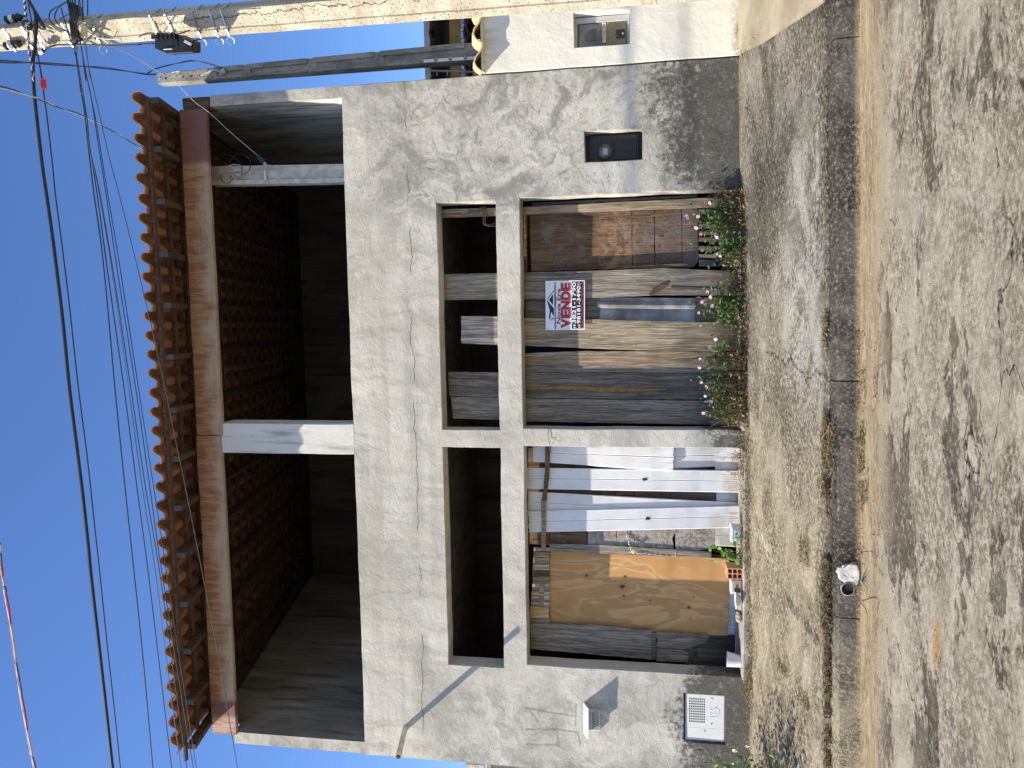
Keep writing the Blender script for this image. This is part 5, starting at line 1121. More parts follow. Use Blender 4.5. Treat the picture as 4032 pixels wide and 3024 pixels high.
# ------------------------------------------------------------------ the short dark post by the neighbour's wall
dp = empty('meter_post', (2.62, 7.45, 0), 'short dark concrete service post behind the white boundary wall', 'post')
t_, l_ = PY(*A00(1240, 580), 7.42), PY(*A00(1240, 662), 7.42); bR, bL = PY(*B00(1740, 335), 7.42), PY(*B00(1740, 478), 7.42)
mb = MB(); ztop, zbot = t_.z, 0.0
def lin(p, q_, z_): return p.x + (q_.x - p.x) * (z_ - p.z) / (q_.z - p.z)
lev = [zbot, 2.2, 2.75, 3.28, 3.30, 3.62, 3.65, 4.2, 4.23, 4.8, 4.83, 5.3, ztop - .02, ztop]
secs = []
for z_ in lev:
    R_, L_ = lin(t_, bR, z_), lin(l_, bL, z_); secs.append([(L_, 7.42), (R_, 7.42), (R_, 7.54), (L_, 7.54)])
for s, z_ in zip(secs, lev): mb.v += [(x, y, z_) for x, y in s]
for i in range(len(lev) - 1):
    for k in range(4): mb.f.append((i * 4 + k, i * 4 + (k + 1) % 4, (i + 1) * 4 + (k + 1) % 4, (i + 1) * 4 + k))
mb.f += [(3, 2, 1, 0), tuple(range(len(lev) * 4 - 4, len(lev) * 4))]; mb.m = [0] * len(mb.f); sh = mb.build('post_shaft', MT['post'], dp, bevel=.006)
for za_, zb_ in ((2.62, 3.50), (3.56, 4.22), (4.28, 4.95), (5.0, 5.33)):     # raised borders leave the long recesses of the cast post
    R1, L1, R2, L2 = lin(t_, bR, za_), lin(l_, bL, za_), lin(t_, bR, zb_), lin(l_, bL, zb_); b_ = .026
    for (x0a, x1a, x0b, x1b, z1_, z2_) in ((L1, L1 + b_, L2, L2 + b_, za_, zb_), (R1 - b_ * 2, R1, R2 - b_ * 2, R2, za_, zb_), (L2 + b_, R2 - b_ * 2, L2 + b_, R2 - b_ * 2, zb_ - .04, zb_ + .016)):
        mb = MB(); mb.prism([(x0a, 7.4195, z1_), (x1a, 7.4195, z1_), (x1b, 7.4195, z2_), (x0b, 7.4195, z2_)], (0, -.018, 0)); mb.build('raised_border', MT['post'], dp, bevel=.004)
for x, y in ((1312, 620), (1450, 608), (1515, 602), (1585, 597)): mb = MB(); mb.lathe(PY(*A00(x, y), 7.4185), (0, -1, 0), [(.010, 0), (.010, .002), (0, .003)], 10); mb.build('bolt_hole', MT['rubber'], dp)
mb = MB(); a = PY(*A00(1266, 624), 7.417); mb.bar(a - Vector((.02, 0, 0)), a + Vector((.02, 0, 0)), .004, .003, (0, 1, 0)); mb.bar(a - Vector((0, 0, .02)), a + Vector((0, 0, .02)), .004, .003, (0, 1, 0)); mb.build('cast_cross_mark', MT['white_pl'], dp)
mb = MB(); mb.tube(smoothpath([PY(*A00(x, y), 7.39) for x, y in ((1590, 597), (1640, 575), (1680, 560), (1720, 560), (1750, 585), (1740, 600))], 5), .008, 6); mb.tube(smoothpath([PY(*A00(x, y), 7.39) for x, y in ((1380, 610), (1400, 580), (1430, 560), (1360, 575))], 5), .005, 6); mb.build('cable_hook', MT['cablew'], dp, True)
mb = MB(); mb.lathe(PY(*A00(1745, 580), 7.37), (.3, -.3, -1), [(0, 0), (.024, .01), (.028, .05), (.018, .08)], 12); mb.build('entry_cap', MT['grey_pl'], dp, True)
mb = MB(); mb.bar(PY(*B00(1330, 487), 7.40), PY(*B00(1765, 458), 7.40), .014, .028, (1, 0, 0)); mb.build('clamp_rail', MT['white_pl'], dp)
for x, y in ((1330, 485), (1440, 473), (1556, 466), (1675, 458)): mb = MB(); mb.lathe(PY(*B00(x, y), 7.39), (0, -1, 0), [(.017, 0), (.017, .012), (.008, .018), (.008, .035), (0, .036)], 10); mb.build('bolt', plain('pink_bolt', (.42, .33, .28), .7, .3), dp)
# ------------------------------------------------------------------ neighbours
nw = empty('boundary_wall', (2.9, 7.15, 0), 'cream-white boundary wall of the neighbour with clay coping tiles', 'wall')
NX0 = 2.348
h1, h2, h3, h4 = PY(*D00(520, 110)), PY(*D00(960, 70)), PY(*D00(965, 348)), PY(*D00(525, 378))
HX1, HX0, HZ1, HZ0 = (h1.x + h2.x) / 2, (h3.x + h4.x) / 2, (h1.z + h4.z) / 2, (h2.z + h3.z) / 2
wallslab('wall_body', axis(sorted([NX0, HX0, HX1, 3.2, 5.8]), .08), axis([-.2, HZ0, HZ1, 2.40], .08), lambda x, z_: HX0 < x < HX1 and HZ0 < z_ < HZ1, 7.095, 7.26, MT['white'], .004, nw, .003)
pit = .262
prof = [(0, .012), (.035, .045), (.075, .062), (.12, .050), (.16, .018), (.20, .002), (.235, .004), (.268, .022)]
for k in range(13):
    x = 2.338 + pit * k; mb = MB(); N = len(prof)
    for (yy, dz) in ((6.985, -.028), (7.33, .05)):
        for s in (0, 1):
            for (a, b) in prof: mb.v.append((x + a * pit / .245 + .004 * mnoise.noise(Vector((k, a * 9, 0))), yy + .012 * mnoise.noise(Vector((k * 3, a * 7, 2))), 2.385 + b * 1.25 + dz + s * .016 + .005 * (k % 2)))
    for i in range(N - 1): mb.f += [(i, i + 2 * N, i + 2 * N + 1, i + 1), (N + i, N + i + 1, 3 * N + i + 1, 3 * N + i), (i, i + 1, N + i + 1, N + i), (2 * N + i, 3 * N + i, 3 * N + i + 1, 2 * N + i + 1)]
    mb.f += [(0, N, 3 * N, 2 * N), (N - 1, 3 * N - 1, 4 * N - 1, 2 * N - 1)]; mb.m = [0] * len(mb.f); mb.build('coping_tile', MT['coping'], nw)
mb = MB(); mb.prism([(NX0, 7.0, 2.375), (NX0, 7.33, 2.45), (NX0, 7.33, 2.39), (NX0, 7.09, 2.36)], (3.4, 0, 0)); mb.build('mortar_bed', MT['wplaster'], nw)
m2 = empty('meter_cabinet', ((HX0 + HX1) / 2, 7.2, HZ0), 'brown-windowed electricity meter cabinet set in the white boundary wall', 'meter')
W2, H2 = HX1 - HX0, HZ1 - HZ0
FX = lambda u: HX0 + W2 * u
FZ = lambda v: HZ0 + H2 * v
mb = MB(); mb.box(FX(-.05), FX(1.05), 7.235, 7.25, FZ(-.03), FZ(1.03)); mb.build('cabinet_back', MT['ochre'], m2)
mb = MB()
for (a, b, c, d) in ((0.0, .10, 0.0, 1.0), (.80, .97, .0, 1.0), (.1, .80, .0, .04), (.1, .80, .95, 1.0)): mb.box(FX(a), FX(b), 7.185, 7.225, FZ(c), FZ(d))
mb.build('cabinet_frame', MT['grey_pl'], m2, bevel=.002)
mb = MB(); mb.box(FX(.11), FX(.79), 7.20, 7.212, FZ(.42), FZ(.93)); mb.build('smoked_window', MT['glass'], m2, bevel=.003)
mb = MB(); mb.box(FX(.11), FX(.79), 7.198, 7.21, FZ(.05), FZ(.38)); mb.build('lower_door', plain('khaki_plastic', (.26, .21, .13), .5, .3), m2, bevel=.003)
mb = MB(); mb.box(FX(.10), FX(.80), 7.194, 7.2, FZ(.375), FZ(.425)); mb.build('window_bead', MT['ochre'], m2)
mb = MB(); mb.lathe((FX(.42), 7.199, FZ(.72)), (0, -1, 0), [(.052, 0), (.05, .004), (0, .005)], 22); mb.build('meter_dial', MT['dust'], m2)
mb = MB(); mb.box(FX(.28), FX(.62), 7.1905, 7.1935, FZ(.60), FZ(.70)); mb.build('dial_register', plain('dim_register', (.12, .11, .09), .4, .4), m2)
mb = MB(); mb.box(FX(.20), FX(.78), 7.189, 7.1935, FZ(.43), FZ(.495)); lab_ = mb.build('maker_label', MT['white_pl'], m2)
mpp = lambda u, v, d: Vector((FX(u), 7.1885 - d, FZ(v)))
text_on('label_lettering', 'POSTE PADRAO RANGEL', mpp, (.23, .75, .466, .488), .0006, MT['black_paint'], lab_, .02); text_on('label_lettering', '(19) 3808-1990', mpp, (.25, .74, .436, .458), .0006, MT['black_paint'], lab_, .02)
mb = MB(); mb.box(FX(.30), FX(.55), 7.193, 7.197, FZ(.08), FZ(.24)); mb.build('lock_recess', plain('dim_brown', (.08, .06, .04), .6, .2), m2); mb = MB(); mb.lathe((FX(.42), 7.193, FZ(.12)), (0, -1, 0), [(.012, 0), (.01, .006), (0, .006)], 12); mb.build('lock_barrel', MT['steel'], m2)

nh = empty('neighbour_house', (4.2, 10.2, 0), 'ochre-walled neighbouring house with dark tile roof beyond the boundary wall', 'house')
zz = lambda x: PY(*B00(x, 250), 10).z
X0n, X1n = 2.55, 7.5
for nm, a, b, ya, yb, m_ in (('parapet', 1345, 1392, 10.0, 10.15, 'beige'), ('eave_board', 1398, 1420, 10.05, 10.1, 'black'), ('dark_void', 1430, 1545, 10.9, 11.0, 'black'), ('ochre_wall', 1545, 1637, 10.02, 10.2, 'ochre'), ('frieze', 1637, 1662, 10.0, 10.018, 'white_pl'), ('frieze_trim', 1664, 1674, 10.0, 10.03, 'cable_b'), ('lower_wall', 1676, 2600, 10.1, 10.2, 'black')):  # the recessed black sheet above the ochre wall stands in for a shaded void
    mb = MB(); mb.box(X0n, X1n, ya, yb, zz(b), zz(a)); mb.build(nm, MT[m_], nh)
mb = MB(); mb.box(X0n, X1n, 10.16, 13, zz(1392), zz(1392) + .05); mb.build('porch_ceiling', MT['black'], nh)
mb = MB(); zf0, zf1 = zz(1662), zz(1637)
for k in range(70):
    x = X0n + .03 + k * .058; c = Vector((x, 9.998, (zf0 + zf1) / 2)); mb.tube([c + Vector((.018 * math.cos(a + k), 0, .024 * math.sin(a + k))) for a in (0, 1, 2, 3.2, 4)], .005, 4)
mb.build('frieze_pattern', MT['black_paint'], nh)
def tilerow(name, y, zb_, n, r_, m_):
    for k in range(n):
        x = X0n + .05 + k * .21; mb = MB(); pr = [(r_ * math.cos(a), r_ * .75 * math.sin(a)) for a in [math.pi * i / 6 for i in range(7)]]
        for (yy, dz) in ((y, 0), (y + .4, .09)):
            for q_ in (0, .015):
                for (a, b) in pr: mb.v.append((x + a, yy, zb_ + b + q_ + dz))
        N = 7
        for i in range(6): mb.f += [(i, i + 1, 2 * N + i + 1, 2 * N + i), (N + i, 3 * N + i, 3 * N + i + 1, N + i + 1), (i, N + i, N + i + 1, i + 1)]
        mb.m = [0] * len(mb.f); mb.build(name, MT[m_], nh)
tilerow('porch_tile', 9.9, zz(1450), 16, .10, 'oldtile'); tilerow('lower_roof_tile', 9.8, zz(1755), 16, .10, 'oldtile'); tilerow('lower_roof_tile', 9.95, zz(1715), 16, .10, 'oldtile')
mb = MB(); mb.box(2.36, 2.375, 7.3, 7.6, 0, 2.9); 
rl = MB(); rl.tube([PY(*B00(1390, 560), 9.0), PY(*B00(1760, 572), 9.0)], .012, 6)
for x in (1450, 1530, 1615): rl.tube([PY(*B00(x, 560), 9.0), PY(*B00(x, 600), 9.0)], .008, 6)
thing_of('thin_railing', rl, MT['conc'], 'thin metal railing seen between the dark post and the grey house', 'railing')
lh = empty('left_neighbour_house', (-8.0, 11, 0), 'pale neighbouring house just showing past the left edge of the grey house', 'house')
pL = PY(1832, 3015, 9.5); mb = MB(); mb.box(-10, pL.x + .02, 9.5, 9.56, PY(1905, 3015, 9.5).z, pL.z); mb.build('pale_fascia', MT['cpost'], lh); mb = MB(); mb.box(-10, pL.x - .05, 9.7, 14, -.3, PY(1905, 3015, 9.5).z); mb.build('wall', MT['conc'], lh)

# ------------------------------------------------------------------ small things at the foot of the wall
def tubs(name, px0, px1, Y, depth, lab, cat, labelcol=None, taper=.9, lid=True, mat='white_pl', round_=False, grp=None):
    a, b = PY(*px0, Y), PY(*px1, Y); x0, x1 = min(a.x, b.x), max(a.x, b.x); z0_, z1_ = min(a.z, b.z), max(a.z, b.z); t = empty(name, ((x0 + x1) / 2, Y, z0_), lab, cat, grp)
    cx, cy, w, dp_ = (x0 + x1) / 2, Y + depth / 2, (x1 - x0) / 2, depth / 2; mb = MB(); N = 28
    def ring(z_, s, rr=.35 if not round_ else 1):
        out = []
        for k in range(N):
            an = 2 * math.pi * k / N; ca, sa = math.cos(an), math.sin(an); e = .35 if not round_ else 1.0
            out.append((cx + math.copysign(abs(ca) ** e, ca) * w * s, cy + math.copysign(abs(sa) ** e, sa) * dp_ * s, z_))
        return out
    R = [ring(z0_, taper * .96), ring(z0_ + .006, taper), ring(z1_ - .004, .97), ring(z1_, 1.0), ring(z1_, .94), ring(z0_ + .02 if not lid else z1_ - .003, taper * .9 if not lid else .92)]
    for r in R: mb.v += r
    for i in range(5):
        for k in range(N): mb.f.append((i * N + k, i * N + (k + 1) % N, (i + 1) * N + (k + 1) % N, (i + 1) * N + k))
    mb.f += [tuple(range(N - 1, -1, -1)), tuple(range(5 * N, 6 * N))]; mb.m = [0] * len(mb.f); mb.build('tub_wall', MT[mat], t, True)
    if lid: mb = MB(); mb.v = [tuple(v) for v in ring(z1_ - .010, 1.05) + ring(z1_ + .004, 1.05) + ring(z1_ + .006, .95)]; mb.f = [(i * N + k, i * N + (k + 1) % N, (i + 1) * N + (k + 1) % N, (i + 1) * N + k) for i in range(2) for k in range(N)] + [tuple(range(2 * N, 3 * N)), tuple(range(N - 1, -1, -1))]; mb.m = [0] * len(mb.f); mb.build('lid', MT[mat], t)
    return t, (cx, cy, w, dp_, z0_, z1_)
t, (cx, cy, w, dp_, za_, zb_) = tubs('ice_cream_tub', D03(1770, 122), D03(1850, 238), 7.05, .10, 'white plastic tub with an orange and black label between the brick and the bowl', 'plastic tub')
mb = MB(); mb.box(cx - w * .62, cx + w * .45, cy - dp_ - .0045, cy - dp_ - .001, za_ + .012, za_ + .068); l_ = mb.build('tub_label', MT['orange'], t)
mb = MB(); mb.box(cx - w * .62, cx - w * .05, cy - dp_ - .006, cy - dp_ - .0047, za_ + .012, za_ + .068); mb.build('label_block', MT['black_paint'], l_)
mb = MB(); mb.lathe((cx + w * .2, cy - dp_ - .0047, za_ + .042), (0, -1, 0), [(.016, 0), (.012, .001), (0, .0012)], 9); mb.build('label_picture', MT['rust'], l_)
t, (cx, cy, w, dp_, za_, zb_) = tubs('plastic_pot', D02(1772, 1142), D02(1845, 1278), 7.06, .11, 'white lidded pot with a green label below the white PVC strips', 'plastic tub')
mb = MB(); mb.box(cx - w * .75, cx + w * .35, cy - dp_ - .0045, cy - dp_ - .001, za_ + .014, za_ + .062); l_ = mb.build('tub_label', MT['green'], t)
mb = MB(); mb.box(cx - w * .55, cx - w * .35, cy - dp_ - .006, cy - dp_ - .0047, za_ + .02, za_ + .055); mb.box(cx - w * .1, cx + w * .2, cy - dp_ - .006, cy - dp_ - .0047, za_ + .036, za_ + .05); mb.build('label_block', plain('dark_green_print', (.06, .2, .17), .5, .3), l_)
t, dm = tubs('white_bucket', D03(1738, 722), D03(1852, 848), 7.08, .13, 'open white plastic bucket at the left jamb of the left doorway', 'bucket', taper=.78, lid=False, round_=True); t.rotation_euler = (rad(-3), rad(5), 0)
t, dm = tubs('food_bowl', D03(1812, 242), D03(1852, 378), 6.98, .16, 'shallow white bowl with dry scraps left of the labelled tub', 'bowl', taper=.6, lid=False, round_=True)
mb = MB(); cx, cy, w, dp_, za_, zb_ = dm; mb.lathe((cx, cy, zb_ - .014), (0, 0, 1), [(w * .85, 0), (w * .5, .008), (0, .010)], 14); mb.build('food_scraps', MT['drydark'], t)
j0, j1 = PY(*D03(1822, 380), 7.02), PY(*D03(1822, 462), 7.02); jar = empty('glass_jar', (j0 + j1) / 2, 'dirty brown glass jar lying on its side beside the bowl', 'jar')
mb = MB(); mb.lathe((j1.x, 7.06, -.002), (j0 - j1), [(0, 0), (.028, .002), (.032, .012), (.032, .075), (.024, .092), (.024, .104), (.020, .104), (.020, .09)], 16); mb.build('jar_body', MT['clear'], jar, True)
# hollow clay brick with six cells
bl_, br_ = PY(2830 + 312 / 3.4, 2040 + 825 / 3.4, 7.05), PY(2830 + 115 / 3.4, 2040 + 672 / 3.4, 7.05); x0, x1, z0_, z1_ = bl_.x, br_.x, -.034, br_.z
th = .0085; cxs = [x0] + [x0 + (x1 - x0) * k / 2 for k in (1,)] + [x1]; xsb = []; zsb = []
def cells(a, b, n):
    s = (b - a - th * (n + 1)) / n; out = [a]
    for i in range(n): out += [a + th * (i + 1) + s * i, a + (th + s) * (i + 1)]
    return out + [b]
xsb, zsb = cells(x0, x1, 2), cells(z0_, z1_, 3); mb = MB()
for i in range(len(xsb) - 1):
    for k in range(len(zsb) - 1):
        if i % 2 == 1 and k % 2 == 1: continue
        mb.box(xsb[i], xsb[i + 1], 7.05, 7.24, zsb[k], zsb[k + 1])
bo = thing_of('hollow_brick', mb, MT['brick'], 'orange hollow clay brick with six square cells against the plywood', 'brick')
bm = bmesh.new(); bm.from_mesh(bo.data); bmesh.ops.remove_doubles(bm, verts=bm.verts, dist=1e-5); seen = {}
for f in bm.faces: seen.setdefault(tuple(round(v, 5) for v in f.calc_center_median()), []).append(f)
bmesh.ops.delete(bm, geom=[f for fs in seen.values() if len(fs) > 1 for f in fs], context='FACES'); bm.to_mesh(bo.data); bm.free()

# ------------------------------------------------------------------ plants
def leaf_mesh(L=1.0, W=.45, fold=.25):
    v = [(0, 0, 0), (L * .3, W * .42, fold * .12), (L * .62, W * .5, fold * .12), (L, 0, -.06), (L * .62, -W * .5, fold * .12), (L * .3, -W * .42, fold * .12), (L * .5, 0, 0)]
    return v, [(0, 6, 1), (1, 6, 2), (2, 6, 3), (3, 6, 4), (4, 6, 5), (5, 6, 0)]
def add_leaf(mb, p, d, s, m=0, wf=.45, roll=None):
    d = Vector(d).normalized(); u = Vector((0, 0, 1)); sx = d.cross(u)
    if sx.length < .05: sx = Vector((1, 0, 0))
    sx.normalize(); n = sx.cross(d); r = random.uniform(-.9, .9) if roll is None else roll; sx2 = sx * math.cos(r) + n * math.sin(r); n2 = sx2.cross(d) * -1
    v, f = leaf_mesh(W=wf); mb.add([Vector(p) + d * (a * s) + sx2 * (b * s) + n2 * (c * s) for a, b, c in v], f, m)
def rv(z=.2): return Vector((random.gauss(0, 1), random.gauss(0, 1), random.gauss(z, .7)))
def flower_mesh(r=.019):
    mb = MB(); 
    for k in range(5):
        a = k * 2 * math.pi / 5; c, s = math.cos(a), math.sin(a); t = .62; pts = []
        for (rr, w) in ((.12, .10), (.55, .42), (.95, .50), (1.0, .0), (.95, -.50), (.55, -.42), (.12, -.10)): pts.append((rr * c * r - w * s * r, rr * s * r + w * c * r, .15 * rr * r))
        mb.add(pts, [tuple(range(7))])
    me = bpy.data.meshes.new('flower'); me.from_pydata(mb.v, [], mb.f); return me
FL = flower_mesh(.0165); FL.materials.append(MT['pink']); FW = flower_mesh(.022); FW.materials.append(MT['petal'])
def bushlet(name, base, tips, lab, cat, flowers=None, leafs=14, ls=.043, mat='leaf', grp=None, flat=False, fm=None, extra=0, spread=.06, wf=.45):
    b = Vector(base); t = empty(name, b, lab, cat, grp); sm = MB(); lm = MB()
    for tip in tips:
        tip = Vector(tip); st = b + Vector((random.uniform(-.05, .05), random.uniform(-.02, .03), 0)); mid = st.lerp(tip, .5) + Vector((random.uniform(-.03, .03), random.uniform(-.03, .03), random.uniform(0, .03)))
        P = smoothpath([st, mid, tip], 6); sm.tube(P, [.0035 - .002 * i / (len(P) - 1) for i in range(len(P))], 5)
        for i in range(leafs):
            q_ = P[min(len(P) - 1, int((.25 + .75 * i / leafs) * (len(P) - 1)))]; add_leaf(lm, q_ + rv() * .006, rv(.35), ls * random.uniform(.6, 1.15), 0 if random.random() < .8 else 1, wf)
    for _ in range(extra):
        tp = Vector(random.choice(tips)).lerp(b, random.uniform(.0, .8)); add_leaf(lm, tp + Vector((random.gauss(0, spread), random.gauss(0, spread * .5), random.gauss(0, spread * .6))), rv(.3), ls * random.uniform(.6, 1.1), 0 if random.random() < .8 else 1, wf)
    sm.build('stems', MT['leaf'], t); o = lm.build('foliage', [MT[mat], MT['leaf_b']], t); tag(o, kind='stuff')
    for f in (flowers or []):
        o = bpy.data.objects.new('flower', fm or FL); C.objects.link(o); o.parent = t; o.location = Vector(f) - b; o.rotation_euler = (rad(70) + random.uniform(-.6, .5), random.uniform(-.4, .4), random.uniform(-.8, .5))
        s = random.uniform(.8, 1.15); o.scale = (s, s, s)
    return t
def fp(L, Y): return [PY(*D01(x, y), Y + random.uniform(-.05, .04)) for x, y in L]
def fp2(L, Y): return [PY(*D02(x, y), Y + random.uniform(-.05, .04)) for x, y in L]
GP = 'pink periwinkles along the right doorway'
ex_ = lambda F_, k: F_ + [Vector(random.choice(F_)) + Vector((random.uniform(-.06, .06), random.uniform(-.04, .06), random.uniform(-.14, -.02))) for _ in range(k)]
f1 = fp([(1600, 100), (1410, 205), (1425, 215), (1505, 205), (1490, 295), (1528, 350)], 7.0); bushlet('periwinkle', PY(*D01(1850, 200), 7.04), ex_(f1, 8), 'periwinkle by the right jamb with the tallest pink bloom', 'plant', f1, grp=GP, extra=330, spread=.075)
f1 = fp([(1655, 370), (1655, 455), (1540, 475), (1655, 500), (1682, 522), (1645, 350)], 6.98); bushlet('periwinkle', PY(*D01(1860, 440), 7.02), ex_(f1, 9), 'periwinkle in front of the slats below the brown panel', 'plant', f1, grp=GP, extra=380, spread=.075)
f1 = fp([(1580, 805), (1605, 845), (1535, 885), (1675, 790), (1618, 915), (1510, 970), (1660, 1040)], 6.98); bushlet('periwinkle', PY(*D01(1860, 900), 7.02), ex_(f1, 14), 'bushiest periwinkle, under the corrugated sheet', 'plant', f1, grp=GP, extra=560, spread=.08)
f1 = fp([(1645, 1180), (1600, 1245), (1523, 1337), (1515, 1405)], 7.0); bushlet('periwinkle', PY(*D01(1860, 1290), 7.03), ex_(f1, 7), 'sparse periwinkle at the foot of the tan plank', 'plant', f1, grp=GP, extra=260, spread=.075)
f1 = fp([(1530, 1520)], 7.0) + fp2([(1575, 48), (1562, 120), (1607, 165)], 7.0); bushlet('periwinkle', PY(*D02(1860, 60), 7.03), ex_(f1, 9), 'periwinkle in front of the dark planks', 'plant', f1, grp=GP, extra=480, spread=.08)
f1 = fp2([(1548, 255)], 7.02); bushlet('periwinkle', PY(*D02(1850, 270), 7.05), ex_(f1, 5), 'lone periwinkle bloom by the narrow middle pillar', 'plant', f1, grp=GP, extra=50)
tp = [PY(*D02(x, y), 7.10) for x, y in ((1520, 1330), (1560, 1300), (1600, 1310), (1580, 1370), (1630, 1350), (1610, 1420), (1660, 1300), (1680, 1400), (1700, 1340))]
bushlet('broadleaf_seedling', PY(*D02(1855, 1400), 7.08), tp, 'bright broad-leaved seedling between the gate and the brick', 'plant', None, leafs=2, ls=.085, mat='leaf_b', extra=6, wf=.6)
wf_ = [PY(*p, 6.55) for p in ((2938, 2990), (2942, 2938), (2892, 2955), (2890, 3012), (2910, 3040), (2960, 3050))]
tps = wf_ + [Vector((-.605 * yy_ - random.uniform(.0, .55), yy_, random.uniform(-.08, .46))) for yy_ in [random.uniform(5.25, 6.75) for _ in range(60)]]
bushlet('flowering_bush', (-4.15, 6.15, G(-4.15, 6.15)), tps, 'leafy bush with small white flowers at the left end of the wall', 'bush', wf_, leafs=20, ls=.05, fm=FW, extra=1100, spread=.07)
# nobody could count these: dry creeper, seam weeds, litter
def litter(name, spans, mats, size, lab=None):
    mb = MB()
    for (x0, x1, y0, y1, h, n) in spans:
        for _ in range(n):
            x, y = random.uniform(x0, x1), random.uniform(y0, y1); cl = .5 + .5 * mnoise.noise(Vector((x * 5, y * 5, 3)))
            if size < .024 and mnoise.noise(Vector((x * 3.1, 0, 8))) + .6 * mnoise.noise(Vector((x * 11, 0, 5))) < -.08: continue
            hh_ = h * cl * random.random() ** 1.3
            mi = random.choices(range(len(mats)), weights=[3, 2, 1.2][:len(mats)])[0]; add_leaf(mb, (x, y, G(x, y) + .004 + max(0, hh_) + (.012 if y > 7.0 else 0)), rv(.1), size * random.uniform(.5, 1.3), mi, random.choice((.2, .4, .5)))
            if random.random() < .10: p = Vector((x, y, G(x, y))); mb.tube([p, p + Vector((random.uniform(-.05, .05), random.uniform(-.04, .04), h * random.uniform(.3, 1.0))), p + Vector((random.uniform(-.09, .09), random.uniform(-.06, .06), h * random.uniform(.2, 1.1)))], .0014, 3, m=min(1, len(mats) - 1), cap=False)
    return tag(mb.build(name, [MT[m] for m in mats]), lab, kind='stuff')
litter('dry_creeper', [(.80, 1.16, 6.98, 7.12, .30, 1300), (.1, .9, 6.97, 7.1, .2, 1500), (-.35, .12, 6.95, 7.1, .18, 700), (-1.0, -.3, 6.93, 7.1, .33, 2600), (-1.06, 1.16, 6.9, 7.0, .03, 500)], ['dry', 'drydark', 'moss'], .030)
litter('creeper_on_threshold', [(-1.62, -1.06, 6.93, 7.1, .10, 420), (-1.5, -1.24, 7.0, 7.12, .28, 160), (-2.3, -1.6, 6.9, 7.08, .07, 650), (-2.35, -2.0, 6.95, 7.1, .14, 260), (-3.5, -2.3, 6.93, 7.03, .03, 520), (-3.62, -3.3, 6.92, 7.06, .09, 260), (-4.5, -3.6, 7.0, 7.08, .02, 140)], ['moss', 'dry', 'drydark'], .024)
def seamspan(px0, px1, h, n, w=.03, px=3290):
    a, b = PZ(px, px0, -.28).x, PZ(px, px1, -.28).x; return (min(a, b), max(a, b), KY + .125 - w, KY + .125 + w * 1.2, h, n)
litter('seam_weeds', [seamspan(-100, 1050, .004, 160, .01), seamspan(1050, 1130, .02, 50), seamspan(1220, 1380, .035, 160), seamspan(1480, 2000, .035, 1300), seamspan(1700, 1990, .05, 700, .045), seamspan(2040, 2120, .02, 120), seamspan(2140, 2330, .055, 1000, .05), seamspan(2330, 2560, .055, 1000, .05), seamspan(2560, 3150, .04, 1700, .04)], ['moss', 'drydark', 'dry'], .023)
def gspan(x, y0, y1, w, h, n):
    p, q_ = PZ(x, y0, -.15), PZ(x, y1, -.15); return (min(p.x, q_.x), max(p.x, q_.x), p.y - w, p.y + w, h, n)
litter('pavement_weeds', [gspan(3190, 1665, 1850, .12, .045, 900), gspan(3200, 1850, 1980, .08, .03, 350), gspan(3117, 2125, 2225, .10, .045, 380), gspan(2962, 2170, 2230, .03, .02, 60), gspan(3055, 2585, 2650, .09, .02, 260), gspan(3105, 2730, 2830, .08, .02, 300), gspan(2935, 2030, 2130, .08, .05, 260)], ['moss', 'dry', 'drydark'], .017)
c0_ = PZ(3060, 60, .0); litter('corner_weeds', [(2.17, 2.33, 6.35, 7.0, .03, 260), (2.03, 2.2, 5.4, 6.4, .015, 90), (2.3, 2.75, 7.03, 7.09, .02, 60)], ['moss', 'dry', 'leaf_b'], .02)
mb = MB()
for _ in range(420):
    x = random.choice((random.uniform(-.62, -.1), random.uniform(-.5, -.35), random.uniform(-1.6, -1.2), random.uniform(-3, 1.8))); y = KY - random.choice((.02, .04, .06, .30)) + random.gauss(0, .015); add_leaf(mb, (x, y, KB + SL * x + .006 + random.random() * .012), rv(0), random.uniform(.008, .026), random.choice((0, 1)), .3)
tag(mb.build('gutter_litter', [MT['drydark'], MT['dry']]), kind='stuff')
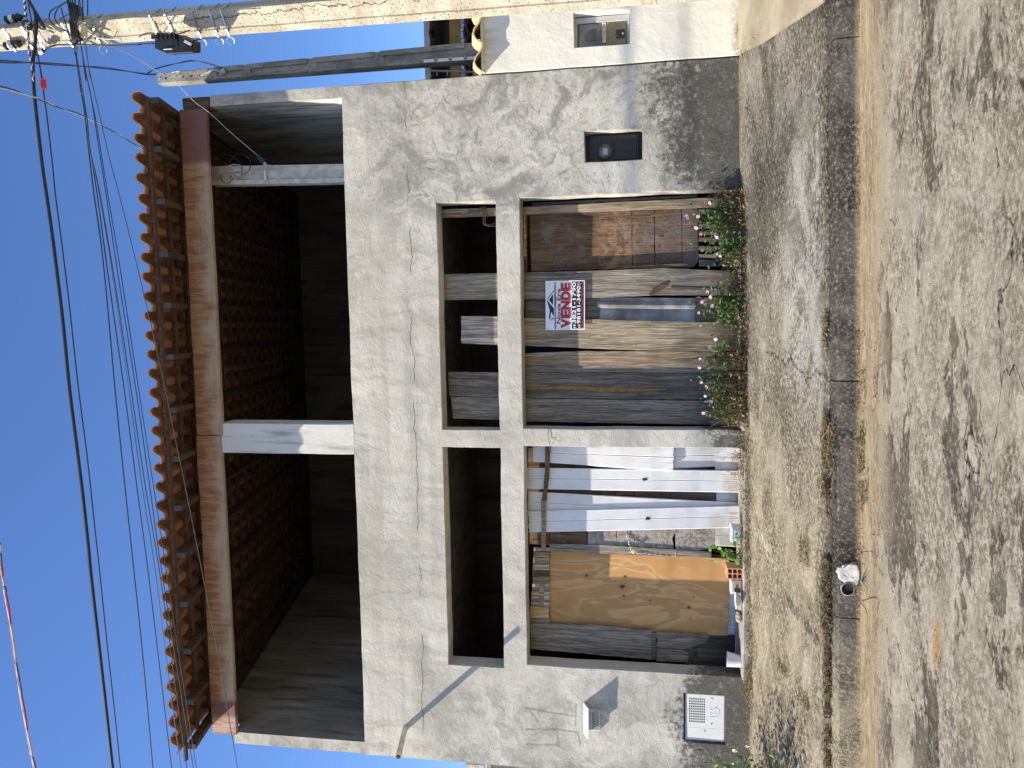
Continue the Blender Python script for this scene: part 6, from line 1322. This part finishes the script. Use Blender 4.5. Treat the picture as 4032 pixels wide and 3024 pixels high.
# drain outlet through the kerb, with white mortar and a tuft of grass
dc = PY(*G03(815, 192), KY - .012); dr = empty('kerb_drain', dc, 'drain pipe mouth broken through the kerb with white mortar round it', 'drain')
mb = MB(); N_ = 20
for (r_, yy) in ((.044, -.006), (.040, -.008), (.039, .10)):
    for k in range(N_): a = 2 * math.pi * k / N_; mb.v.append((dc.x + r_ * math.cos(a), dc.y + yy, dc.z + r_ * math.sin(a)))
for i in range(2):
    for k in range(N_): mb.f.append((i * N_ + k, i * N_ + (k + 1) % N_, (i + 1) * N_ + (k + 1) % N_, (i + 1) * N_ + k))
mb.m = [0] * len(mb.f); mb.build('pipe_mouth', MT['conc'], dr); mb = MB(); mb.lathe((dc.x, dc.y + .004, dc.z), (0, -1, 0), [(.0385, 0), (0, .001)], 20); mb.build('pipe_dark', MT['black'], dr)
ml = MB(); pxm = [G02(738, 1500), G02(770, 1475), G02(830, 1450), G02(895, 1462), G02(912, 1520), G02(900, 1600), G03(880, 190), G03(845, 150), G03(790, 142), G03(752, 118), G03(728, 60)]; P = rough_poly([PY(x, y, KY - .014) for x, y in pxm], .012, .009, .009); ml.prism(P, (0, .03, 0)); ml.build('mortar_collar', MT['wplaster'], dr, bevel=.006)
gt = empty('grass_tuft', PY(*G03(865, 195), KY - .04), 'wiry grass tuft growing out of the kerb drain', 'grass tuft'); mb = MB()
b_ = PY(*G03(870, 190), KY - .03)
for k in range(26):
    a = random.uniform(-2.6, .5); L_ = random.uniform(.05, .15); e = b_ + Vector((math.cos(a) * L_ * .8, -random.uniform(.02, .10), math.sin(a) * L_ * .6 - .01)); e.z = max(e.z, KB + SL * e.x + .01); mb.tube(smoothpath([b_, b_.lerp(e, .5) + Vector((0, -.02, .02)), e], 4), [.0022, .002, .0018, .0016, .0014, .0012, .001, .0008, .0005], 4, m=0 if k % 3 else 1)
mb.build('grass_blades', [MT['drydark'], MT['moss']], gt)
mb = MB(); 
for s in ([G03(880, 230), G03(920, 300), G03(960, 350), G03(975, 420), G03(965, 480)], [G02(780, 1480), G02(850, 1440), G02(940, 1445), G02(945, 1475)]): mb.tube(smoothpath([PZ(x, y, KB + .015) if i > 1 else PY(x, y, KY - .03) for i, (x, y) in enumerate(s)], 4), .0025, 4)
mb.build('runner', MT['drydark'], gt)
